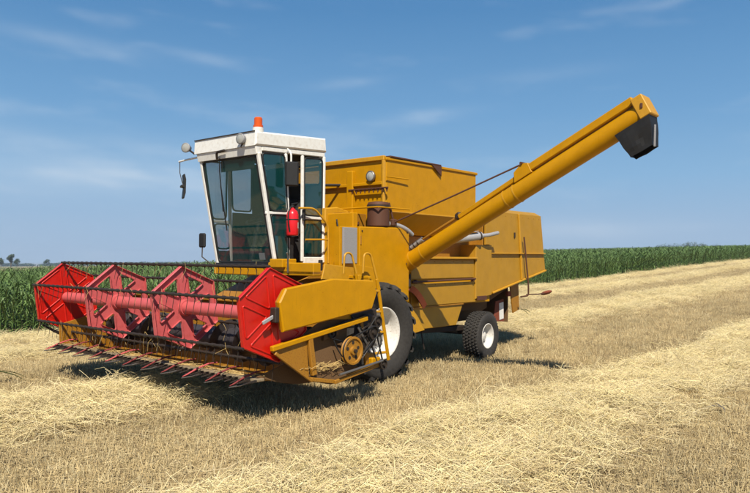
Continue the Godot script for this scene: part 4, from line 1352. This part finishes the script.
	P("bottom_tray", hd, M.grime, func(b: MB): b.prism(xy([[-2.30, 0.50], [-1.78, 0.56], [-1.30, 0.48], [-1.34, 0.42], [-1.95, 0.35], [-2.24, 0.42]]), z0 - 0.07, z0 - 0.035, 0.005))
	P("tray_lip", hd, M.yellow_dirty, func(b: MB): b.beam(V(-1.96, 0.385, z0 + 0.03), V(-1.18, 0.50, z0 + 0.03), 0.03, 0.045, 0.006))
	P("chaff_heap", hd, M.chaff, func(b: MB):
		b.t = Transform3D(Basis(), V(-2.02, 0.53, z0 - 0.02))
		for k in 110:
			var p := V(rng.randfn(0, 0.15), rng.randf_range(0, 0.07), rng.randfn(0, 0.03))
			var an := rng.randf() * TAU
			b.beam(p, p + V(cos(an) * 0.10, rng.randf_range(-0.03, 0.04), sin(an) * 0.03), 0.004, 0.004)).set_meta("kind", "stuff")
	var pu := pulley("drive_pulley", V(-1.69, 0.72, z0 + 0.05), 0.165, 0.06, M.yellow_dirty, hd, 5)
	P("pulley_nut", pu, M.dark, func(b: MB): cyl(b, V(-1.69, 0.72, z0 + 0.085), V(-1.69, 0.72, z0 + 0.12), 0.024, 6))
	pulley("idler_pulley", V(-1.30, 0.90, z0 + 0.03), 0.085, 0.05, M.dark, hd)
	pulley("idler_pulley", V(-1.14, 0.50, z0 + 0.05), 0.062, 0.06, M.dark, hd)
	pulley("sprocket", V(-1.16, 1.02, z0 - 0.01), 0.07, 0.03, M.dark, hd)
	pulley("sprocket", V(-1.93, 0.93, z0 - 0.04), 0.06, 0.03, M.dark, hd)
	belt(Vector2(-1.69, 0.72), 0.15, Vector2(-1.30, 0.90), 0.075, z0 + 0.05, hd)
	belt(Vector2(-1.30, 0.90), 0.07, Vector2(-1.14, 0.50), 0.05, z0 + 0.02, hd)
	belt(Vector2(-1.16, 1.02), 0.066, Vector2(-1.30, 0.90), 0.05, z0 - 0.01, hd)
	pulley("variator_disc", V(-1.33, 0.84, z0 - 0.04), 0.15, 0.05, M.dark, hd)
	belt(Vector2(-1.93, 0.93), 0.056, Vector2(-1.33, 0.84), 0.14, z0 - 0.04, hd)
	P("chain_guard", hd, M.grime, func(b: MB): b.prism(xy([[-2.06, 0.86], [-1.82, 0.90], [-1.80, 1.02], [-2.04, 0.99]]), z0 - 0.09, z0 - 0.05, 0.006))
	P("spring", hd, M.steel, func(b: MB):
		var sp := []
		for k in 60: sp.append(V(-1.52 + 0.004 * k, 0.60 + 0.0035 * k + 0.016 * sin(k * 1.1), z0 + 0.03 + 0.016 * cos(k * 1.1)))
		b.tube(sp, 0.005, 5))
	P("cable", hd, M.black, func(b: MB): b.tube(bez(V(-1.30, 1.10, z0 - 0.1), V(-1.02, 0.90, z0 + 0.05), V(-1.20, 0.62, z0 + 0.02), 9), 0.008, 6))
	P("cable", hd, M.black, func(b: MB): b.tube(bez(V(-1.95, 0.86, z0 + 0.0), V(-1.85, 0.55, z0 + 0.06), V(-1.45, 0.50, z0 + 0.02), 9), 0.008, 6))
	P("support_strut", hd, M.yellow_dirty, func(b: MB): b.beam(V(-1.44, 1.06, z0 - 0.04), V(-1.30, 0.46, z0 - 0.06), 0.03, 0.05, 0.006, V(1, 0, 0)))
	P("drive_shaft", hd, M.steel, func(b: MB): cyl(b, V(-1.92, 0.47, z0 + 0.07), V(-1.16, 0.55, z0 + 0.07), 0.015, 9))
	P("gear_case", hd, M.dark, func(b: MB): b.prism(xy([[-1.46, 0.84], [-1.22, 0.80], [-1.10, 0.92], [-1.12, 1.08], [-1.30, 1.12], [-1.44, 1.0]]), z0 - 0.16, z0 - 0.03, 0.02))
	P("bearing_block", hd, M.yellow, func(b: MB): b.box(V(-1.22, 0.53, z0 - 0.01), V(0.16, 0.12, 0.07), 0.012))
	P("tension_lever", hd, M.dark, func(b: MB): b.beam(V(-1.46, 0.62, z0), V(-1.18, 0.94, z0), 0.02, 0.04, 0.004))
	P("tension_lever", hd, M.steel, func(b: MB): b.beam(V(-1.52, 0.98, z0 - 0.02), V(-1.30, 0.70, z0 - 0.02), 0.02, 0.03, 0.004))
	P("hydraulic_line", hd, M.black, func(b: MB): b.tube(bez(V(-1.95, 0.98, z0 - 0.03), V(-1.6, 1.16, z0 - 0.02), V(-1.10, 0.98, z0 - 0.05), 8), 0.012, 6))
	P("hydraulic_line", hd, M.black, func(b: MB): b.tube(bez(V(-1.60, 1.12, z0 - 0.05), V(-1.42, 0.80, z0 + 0.02), V(-1.05, 0.86, z0 - 0.03), 8), 0.012, 6))
	P("frame_tube", hd, M.yellow_dirty, func(b: MB): b.beam(V(-1.60, 0.62, 2.1), V(-0.95, 0.56, 2.1), 0.07, 0.07, 0.008))
	P("frame_tube", hd, M.dark, func(b: MB): b.beam(V(-1.62, 1.05, 2.22), V(-1.05, 1.12, 2.22), 0.06, 0.10, 0.008))
	# belt cover on the left end
	var cv := P("belt_cover", hd, M.yellow, func(b: MB): b.prism(xy([[-2.76, 1.475], [-2.05, 1.565], [-1.36, 1.53], [-1.29, 1.38], [-1.38, 1.19], [-2.79, 1.02], [-2.85, 1.33]]), 2.40, 2.46, 0.014))
	P("cover_skirt", cv, M.yellow_dirty, func(b: MB): b.prism(xy([[-2.74, 1.46], [-2.05, 1.55], [-1.38, 1.515], [-1.31, 1.38], [-1.40, 1.21], [-2.77, 1.04], [-2.83, 1.33]]), 2.36, 2.399, 0.004))
	P("cover_hinge", cv, M.dark, func(b: MB): b.box(V(-2.865, 1.20, 2.40), V(0.06, 0.16, 0.09), 0.01))
	P("cover_handle", cv, M.silver, func(b: MB): b.beam(V(-3.03, 1.125, 2.40), V(-2.87, 1.19, 2.40), 0.02, 0.04, 0.006))
	# reel arms
	for s in [-1.0, 1.0]:
		P("reel_arm", hd, M.yellow, func(b: MB): b.beam(V(-2.84, 1.19, 2.345 * s), V(-1.58, 1.12, 2.30 * s), 0.02, 0.10, 0.004))
	P("far_divider", hd, M.dark, func(b: MB): b.tube([V(-3.12, 0.80, -2.36), V(-2.95, 0.70, -2.36), V(-2.55, 0.50, -2.36)], [0.012, 0.022, 0.026], 7))
	P("lift_cylinder", hd, M.dark, func(b: MB): cyl(b, V(-1.55, 0.6, 0.45), V(-0.2, 0.75, 0.6), 0.05, 12))

func reel() -> void:
	var rl := P("reel", CH, M.pink, func(b: MB): cyl(b, V(REEL.x, REEL.y, -2.28), V(REEL.x, REEL.y, 2.28), 0.076, 20))
	# solid end shields with pressed ribs
	for s in [-1.0, 1.0]:
		var z: float = 2.30 * s
		var hx := []
		for k in 6: hx.append(hexv(k, REEL_R + 0.01))
		var sh := P("end_shield", rl, M.red, func(b: MB): b.prism(PackedVector2Array(hx), z - 0.006, z + 0.006, 0.002))
		for k in 6:
			var a := hexv(k, REEL_R + 0.005)
			var c := hexv(k + 1, REEL_R + 0.005)
			P("edge_flange", sh, M.red, func(b: MB): b.beam(V(a.x, a.y, z), V(c.x, c.y, z), 0.012, 0.05, 0.004, V(0, 0, 1)))
			# pressed frame within the sector
			var m := (REEL + a + c) / 3.0
			var q := [REEL.lerp(m, 0.30), a.lerp(m, 0.30), c.lerp(m, 0.30)]
			for f in [-1.0, 1.0]:
				var o := []
				for i in 3:
					var p0: Vector2 = q[i]
					var d0: Vector2 = (q[(i + 2) % 3] - p0).normalized() * 0.035
					var d1: Vector2 = (q[(i + 1) % 3] - p0).normalized() * 0.035
					var zz: float = z + f * 0.007
					o.append_array(bez(V(p0.x + d0.x, p0.y + d0.y, zz), V(p0.x, p0.y, zz), V(p0.x + d1.x, p0.y + d1.y, zz), 3))
				P("pressed_rib", sh, M.red, func(b: MB): b.tube(o, 0.011, 6, true))
		P("shield_hub", sh, M.dark, func(b: MB): cyl(b, V(REEL.x, REEL.y, z - 0.03), V(REEL.x, REEL.y, z + 0.04), 0.05, 14))
	# open spiders
	for zc in [-0.85, 0.70]:
		var sp := P("spider", rl, M.pink, func(b: MB):
			for k in 6:
				var a := hexv(k)
				var c := hexv(k + 1)
				var m := (REEL + a + c) / 3.0
				var tri := [REEL, a, c]
				var ins := []
				for i in 3:
					# corner of the hole: wide web to the hub, narrow along the rim
					ins.append(tri[i].lerp(m, 0.50 if i == 0 else 0.47))
				var inner := []
				var outer := []
				for i in 3:
					var p0: Vector2 = ins[i]
					var pr: Vector2 = ins[(i + 2) % 3]
					var nx: Vector2 = ins[(i + 1) % 3]
					var d0 := (pr - p0).normalized() * 0.045
					var d1 := (nx - p0).normalized() * 0.045
					for j in 4:
						var s := j / 3.0
						inner.append((p0 + d0).lerp(p0, s).lerp(p0.lerp(p0 + d1, s), s))
						outer.append(tri[i])
				var cnt := inner.size()
				for i in cnt:
					var j := (i + 1) % cnt
					var o0: Vector2 = outer[i]
					var o1: Vector2 = outer[j]
					var i0: Vector2 = inner[i]
					var i1: Vector2 = inner[j]
					var ce := V(m.x, m.y, zc)
					for f in [-1.0, 1.0]:
						var zz: float = zc + f * 0.004
						if o0 == o1: b.face_out([V(o0.x, o0.y, zz), V(i1.x, i1.y, zz), V(i0.x, i0.y, zz)], V(i0.x, i0.y, zc))
						else: b.face_out([V(o0.x, o0.y, zz), V(o1.x, o1.y, zz), V(i1.x, i1.y, zz), V(i0.x, i0.y, zz)], V(i0.x, i0.y, zc))
					# turned-in flange round the hole
					b.face_out([V(i0.x, i0.y, zc - 0.004), V(i1.x, i1.y, zc - 0.004), V(i1.x, i1.y, zc + 0.03), V(i0.x, i0.y, zc + 0.03)], ce)
					var j0 := i0 + (m - i0).normalized() * 0.008
					var j1 := i1 + (m - i1).normalized() * 0.008
					b.face([V(j0.x, j0.y, zc - 0.004), V(j0.x, j0.y, zc + 0.03), V(j1.x, j1.y, zc + 0.03), V(j1.x, j1.y, zc - 0.004)])
					b.face([V(i0.x, i0.y, zc + 0.03), V(i1.x, i1.y, zc + 0.03), V(j1.x, j1.y, zc + 0.03), V(j0.x, j0.y, zc + 0.03)]))
		for k in 6:
			var a := hexv(k)
			var c := hexv(k + 1)
			P("rim_flange", sp, M.pink, func(b: MB): b.beam(V(a.x, a.y, zc + 0.01), V(c.x, c.y, zc + 0.01), 0.01, 0.06, 0.003, V(0, 0, 1)))
		P("spider_hub", sp, M.pink, func(b: MB): cyl(b, V(REEL.x, REEL.y, zc - 0.05), V(REEL.x, REEL.y, zc + 0.05), 0.10, 18, 0.01))
	P("caught_straw", rl, M.chaff, func(b: MB):
		for k in 60:
			var hp := hexv(k % 6, REEL_R + 0.02)
			var p := V(hp.x, hp.y, rng.randf_range(-2.25, 2.2))
			var e2 := p + V(rng.randfn(0, 0.05), -rng.randf_range(0.06, 0.26), rng.randfn(0, 0.07))
			stem(b, p + V(rng.randfn(0, 0.04), rng.randf_range(0.0, 0.05), rng.randfn(0, 0.05)), p.lerp(e2, 0.4), 0.0022)
			stem(b, p.lerp(e2, 0.4), e2 + V(rng.randfn(0, 0.03), 0, 0), 0.002)).set_meta("kind", "stuff")
	# tine bars
	var tm := MB.new()
	tm.tube([V(0, 0, 0), V(0.012, -0.03, 0.006), V(0.004, -0.10, 0), V(-0.012, -0.20, 0)], [0.0055, 0.0045, 0.0035, 0.0025], 5)
	var tmesh := tm.mesh()
	var cm := MB.new()
	cm.tube([V(0, 0, -0.028), V(0, 0, -0.018), V(0, 0, 0.018), V(0, 0, 0.028)], [0.016, 0.0215, 0.0215, 0.016], 7)
	var cmesh := cm.mesh()
	for k in 6:
		var p := hexv(k, REEL_R + 0.018)
		var bar := P("tine_bar", rl, M.dark, func(b: MB): cyl(b, V(p.x, p.y, -2.32), V(p.x, p.y, 2.32), 0.015, 8))
		for i in 35:
			var z := -2.22 + i * 0.1305
			shared("tine", tmesh, M.dark, rl, Transform3D(Basis(V(0, 0, 1), rng.randfn(0, 0.05)), V(p.x, p.y - 0.01, z)))
			shared("tine_clip", cmesh, M.dark, rl, Transform3D(Basis(), V(p.x, p.y, z)))

func unloader() -> void:
	var a := V(0.80, 1.68, 1.20)
	var e := V(0.80, 3.55, 4.86)
	var d := (e - a).normalized()
	var up := V(0, d.z, -d.y)
	var r := 0.132
	var tb := P("unloading_auger", CH, M.yellow, func(b: MB): cyl(b, a - d * 0.1, e, r, 32))
	for s in [0.22, 0.45, 2.05, 2.22]:
		P("tube_band", tb, M.yellow_pale, func(b: MB): cyl(b, a + d * s, a + d * (s + 0.02), r + 0.006, 32, 0.003))
	# box duct along the top
	var L := a.distance_to(e)
	P("top_duct", tb, M.yellow, func(b: MB): b.beam(a + d * 2.52 + up * (r + 0.062), e + d * 0.02 + up * (r + 0.062), 0.17, 0.105, 0.012, up))
	P("lower_duct", tb, M.yellow, func(b: MB): b.beam(a + d * 1.26 + up * (r + 0.028), a + d * 2.36 + up * (r + 0.045), 0.12, 0.07, 0.010, up))
	P("stay_bracket", tb, M.yellow, func(b: MB):
		b.t = Transform3D(Basis(d, up, V(-1, 0, 0)), a + d * 2.28)
		b.prism(xy([[0.0, r * 0.9], [0.30, r * 0.9], [0.30, r + 0.13], [0.20, r + 0.17], [0.06, r + 0.12]]), -0.09, 0.09, 0.006))
	P("stay_pin", tb, M.brown, func(b: MB): cyl(b, a + d * 2.50 + up * (r + 0.17) - V(0.11, 0, 0), a + d * 2.50 + up * (r + 0.17) + V(0.11, 0, 0), 0.02, 9))
	P("stay_rod", CH, M.brown, func(b: MB): b.tube([V(0.40, 2.33, 1.34), V(0.6, 2.70, 2.29), a + d * 2.48 + up * (r + 0.17) - V(0.05, 0, 0)], 0.0125, 7))
	P("rod_anchor", CH, M.brown, func(b: MB): b.box(V(0.40, 2.33, 1.33), V(0.10, 0.10, 0.06), 0.01))
	P("anchor_strut", CH, M.brown, func(b: MB): b.beam(V(0.30, 2.62, 1.32), V(0.40, 2.33, 1.335), 0.02, 0.03, 0.004))
	# swing cylinder on the tube
	var hc := P("swing_cylinder", tb, M.grey, func(b: MB): cyl(b, a + d * 0.24 + up * (r + 0.045), a + d * 0.52 + up * (r + 0.06), 0.042, 14, 0.006))
	P("cylinder_rod", hc, M.yellow_dirty, func(b: MB): cyl(b, a + d * 0.52 + up * (r + 0.06), a + d * 1.24 + up * (r + 0.05), 0.022, 10))
	P("cylinder_clamp", hc, M.dark, func(b: MB): b.beam(a + d * 1.20 + up * (r + 0.05), a + d * 1.30 + up * (r + 0.06), 0.09, 0.10, 0.02, up))
	for s in [0.26, 0.34, 0.42]:
		P("cylinder_band", hc, M.dark, func(b: MB): cyl(b, a + d * s + up * (r + 0.046), a + d * (s + 0.015) + up * (r + 0.047), 0.046, 14))
	# end cap and rubber spout
	P("end_cap", tb, M.yellow_pale, func(b: MB): b.beam(e + up * 0.05, e + d * 0.15 + up * 0.05, 0.285, 0.28, 0.010, up))
	P("cap_catch", tb, M.brown, func(b: MB): b.box(e + d * 0.09 + up * 0.05 - V(0.146, 0, 0), V(0.02, 0.06, 0.03), 0.004))
	P("spout_flap", tb, M.black, func(b: MB):
		var c0 := e + d * 0.12 - up * 0.085
		var t0 := [c0 + V(-0.135, 0, 0), c0 + V(0.135, 0, 0), c0 - d * 0.47 + V(0.135, 0, 0), c0 - d * 0.47 + V(-0.135, 0, 0)]
		var lo := e + V(0, -0.50, 0.08)
		var t1 := [lo + V(-0.10, 0.11, 0.10), lo + V(0.10, 0.11, 0.10), lo + V(0.10, -0.02, -0.17), lo + V(-0.10, -0.02, -0.17)]
		var ce := (c0 + lo) / 2 - d * 0.2
		var crease := func(p: Vector3, fade: float) -> Vector3:
			return p + (p - ce).normalized() * (fade * (0.022 * nz.get_noise_3d(p.x * 60.0, p.y * 60.0, p.z * 60.0)))
		var g := 7
		for i in 4:
			var j := (i + 1) % 4
			for side in 2:
				var k := 1.0 if side == 0 else 0.95
				for v in g:
					for u in g:
						var q := []
						for c in [[0, 0], [1, 0], [1, 1], [0, 1]]:
							var fu: float = float(u + c[0]) / g
							var fv: float = float(v + c[1]) / g
							var p: Vector3 = t0[i].lerp(t0[j], fu).lerp(t1[i].lerp(t1[j], fu), fv)
							p = crease.call(p, smooth(0.0, 0.35, fv))
							q.append(ce + (p - ce) * k)
						b.face_out(q, ce)
			for u in g:
				var a0: Vector3 = crease.call(t1[i].lerp(t1[j], float(u) / g), 1.0)
				var a1: Vector3 = crease.call(t1[i].lerp(t1[j], float(u + 1) / g), 1.0)
				b.face_out([a0, a1, ce + (a1 - ce) * 0.95, ce + (a0 - ce) * 0.95], ce))
	P("spout_edge", tb, M.grey, func(b: MB): b.beam(e + V(-0.09, -0.15, 0.20), e + V(-0.08, -0.41, 0.19), 0.02, 0.025, 0.004))
	# foot of the auger
	P("auger_elbow", CH, M.yellow, func(b: MB): b.tube(bez(V(0.80, 1.72, 1.28), V(0.80, 1.56, 1.05), V(0.80, 1.5, 0.7), 6), 0.145, 20))
	P("clean_out_chute", CH, M.rust, func(b: MB):
		var o := []
		for i in 7:
			var q := i / 6.0
			o.append(V(0.80 + 0.38 * q, 1.40 - 0.10 * q - 0.20 * q * q, 1.28))
		for i in 6:
			for w in [[-0.06, 0.0], [0.06, 0.07]]:
				pass
			var p0: Vector3 = o[i]
			var p1: Vector3 = o[i + 1]
			b.face([p0 + V(0, 0, -0.06), p0 + V(-0.06, -0.10, 0.08), p1 + V(-0.06, -0.10, 0.08), p1 + V(0, 0, -0.06)])
			b.face([p0 + V(-0.06, -0.10, 0.08), p0 + V(-0.05, -0.02, 0.14), p1 + V(-0.05, -0.02, 0.14), p1 + V(-0.06, -0.10, 0.08)]))
	P("hinge_joint", CH, M.dark, func(b: MB): cyl(b, V(0.86, 1.36, 1.27), V(0.86, 1.55, 1.27), 0.03, 10))

func ladder_and_deck() -> void:
	var Y: Material = M.yellow
	var dk := P("entry_deck", CH, M.yellow_dirty, func(b: MB): b.box(V(-0.92, 1.60, 1.10), V(1.02, 0.05, 0.80), 0.008))
	P("deck_edge", dk, Y, func(b: MB): b.box(V(-1.36, 1.645, 1.06), V(0.14, 0.17, 0.88), 0.01))
	P("deck_edge", dk, M.yellow_pale, func(b: MB): b.prism(xy([[-1.30, 1.52], [-0.66, 1.50], [-0.66, 1.66], [-1.24, 1.72]]), 1.50, 1.525, 0.005))
	P("deck_edge", dk, Y, func(b: MB): b.prism(xy([[-0.80, 1.44], [-0.30, 1.36], [-0.42, 1.66], [-0.86, 1.72]]), 1.66, 1.685, 0.005))
	P("deck_box", dk, Y, func(b: MB): b.box(V(-1.36, 1.72, 0.85), V(0.26, 0.12, 0.26), 0.012))
	P("deck_lever", dk, M.steel, func(b: MB): b.tube([V(-1.50, 1.60, 1.1), V(-1.52, 1.80, 1.12), V(-1.56, 1.86, 1.14)], 0.012, 6))
	P("deck_hook", dk, M.dark, func(b: MB): b.box(V(-1.20, 1.70, 1.40), V(0.05, 0.14, 0.05), 0.008))
	# hooped hand rails at the head of the ladder
	for a in [[-1.25, -1.03, 1.60], [-0.88, -0.60, 1.46]]:
		P("ladder_hoop", CH, M.yellow_pale, func(b: MB): b.tube(rounded([V(a[0], 1.60, 1.86), V(a[0] + 0.02, 1.86, 1.86), V(a[0] + 0.15, 1.86, 1.86), V(a[1], a[2], 1.88)], 0.09, 6), 0.014, 8))
	var ld := P("ladder", CH, Y, func(b: MB): b.beam(V(-0.62, 1.52, 1.88), V(-0.39, 0.42, 1.90), 0.028, 0.05, 0.006, V(1, 0, 0)))
	P("stringer", ld, Y, func(b: MB): b.beam(V(-0.98, 1.58, 1.88), V(-0.86, 0.42, 1.90), 0.028, 0.05, 0.006, V(1, 0, 0)))
	for k in 4:
		var q := (k + 0.6) / 4.0
		P("rung", ld, M.yellow_pale, func(b: MB): b.beam(V(lerp(-0.98, -0.86, q), lerp(1.58, 0.42, q), 1.875), V(lerp(-0.62, -0.39, q), lerp(1.52, 0.42, q), 1.875), 0.05, 0.03, 0.006))
	P("ladder_bracket", ld, Y, func(b: MB): b.beam(V(-0.76, 1.54, 1.5), V(-0.76, 1.54, 1.88), 0.05, 0.04, 0.006))

# ------------------------------------------------------------------ loose things
func sprig(called: String, label: String, at: Vector3, dirs: Array, w: float, tint := Color(0.09, 0.15, 0.04)) -> void:
	var root := Node3D.new()
	root.name = numbered(self, called)
	add_child(root)
	root.position = at
	for q in dirs:
		var d: Vector3 = q
		P("leaf", root, M.leaf, func(b: MB):
			b.col = tint
			leaf(b, Vector3.ZERO, V(d.x, 0, d.z).normalized(), V(d.x, 0, d.z).length(), w, d.y, 0.35, 6))
	tag(root, label, "weed" if called.ends_with("weed") else "leaf")

func small_things() -> void:
	# fire extinguisher on the door pillar
	var at := V(-1.15, 2.10, 0.80)
	var fe := Node3D.new()
	fe.name = "fire_extinguisher"
	add_child(fe)
	fe.position = at
	var bt := P("bottle", fe, M.ext_red, func(b: MB):
		b.t = Transform3D(Basis(V(1, 0, 0), -PI / 2), Vector3.ZERO)
		b.lathe([Vector2(0, 0), Vector2(0.074, 0.0), Vector2(0.082, 0.014), Vector2(0.082, 0.29), Vector2(0.066, 0.335), Vector2(0.028, 0.365), Vector2(0.022, 0.38), Vector2(0, 0.38)], 24, true))
	P("label_plate", bt, M.white, func(b: MB):
		for k in 5:
			var a0 := 0.30 + k * 0.16
			var a1 := a0 + 0.16
			b.face([V(sin(a0) * 0.0835, 0.10, cos(a0) * 0.0835), V(sin(a1) * 0.0835, 0.10, cos(a1) * 0.0835), V(sin(a1) * 0.0835, 0.18, cos(a1) * 0.0835), V(sin(a0) * 0.0835, 0.18, cos(a0) * 0.0835)]))
	P("valve", fe, M.black, func(b: MB): cyl(b, V(0, 0.375, 0), V(0, 0.42, 0), 0.022, 10))
	P("grip", fe, M.black, func(b: MB): b.beam(V(-0.02, 0.43, 0), V(0.10, 0.455, 0), 0.02, 0.018, 0.004))
	P("grip", fe, M.black, func(b: MB): b.beam(V(0.0, 0.405, 0), V(0.09, 0.40, 0), 0.02, 0.014, 0.004))
	P("hose", fe, M.black, func(b: MB): b.tube(bez(V(-0.02, 0.40, 0), V(-0.14, 0.32, 0.02), V(-0.075, 0.05, 0.03), 8), 0.011, 7))
	P("bracket", fe, M.black, func(b: MB): b.box(V(0.0, 0.02, -0.085), V(0.09, 0.10, 0.05), 0.006))
	P("strap", fe, M.black, func(b: MB): cyl(b, V(0, 0.21, 0), V(0, 0.225, 0), 0.0842, 24))
	P("lower_bracket", fe, M.black, func(b: MB): b.beam(V(0.02, -0.02, -0.03), V(0.07, -0.36, -0.09), 0.05, 0.03, 0.006))
	tag(fe, "red fire extinguisher hung beside the cab door", "fire extinguisher")
	# green maize leaves lying about
	sprig("fallen_leaf", "long green leaf lying on stubble at the left edge", V(-3.75, 0.17, -2.55), [V(0.42, 0.05, 0.30), V(0.50, 0.10, 0.12), V(0.36, 0.12, 0.42), V(-0.3, 0.12, -0.3)], 0.05)
	sprig("green_weed", "small dark green weed in the straw, left foreground", V(-3.98, 0.13, 0.50), [V(0.12, 0.3, 0.06), V(-0.10, 0.35, 0.05), V(0.05, 0.5, -0.08)], 0.03)
	sprig("green_weed", "tiny green weed at the straw's lower left end", V(-4.75, 0.09, 0.75), [V(0.09, 0.4, 0.03), V(-0.06, 0.4, 0.06)], 0.025)
	sprig("fallen_leaf", "green leaf caught under the rear of the combine", V(4.72, 0.80, 1.06), [V(0.25, 0.05, 0.12), V(0.30, -0.1, 0.05), V(0.18, 0.1, 0.16)], 0.03)
	sprig("uprooted_weed", "grey brown uprooted weed in the stubble at far right", V(0.95, 0.12, 5.72), [V(0.25, 0.2, 0.02), V(-0.2, 0.25, 0.1), V(0.12, 0.4, -0.12), V(-0.1, 0.3, -0.15)], 0.03, Color(0.13, 0.11, 0.085))
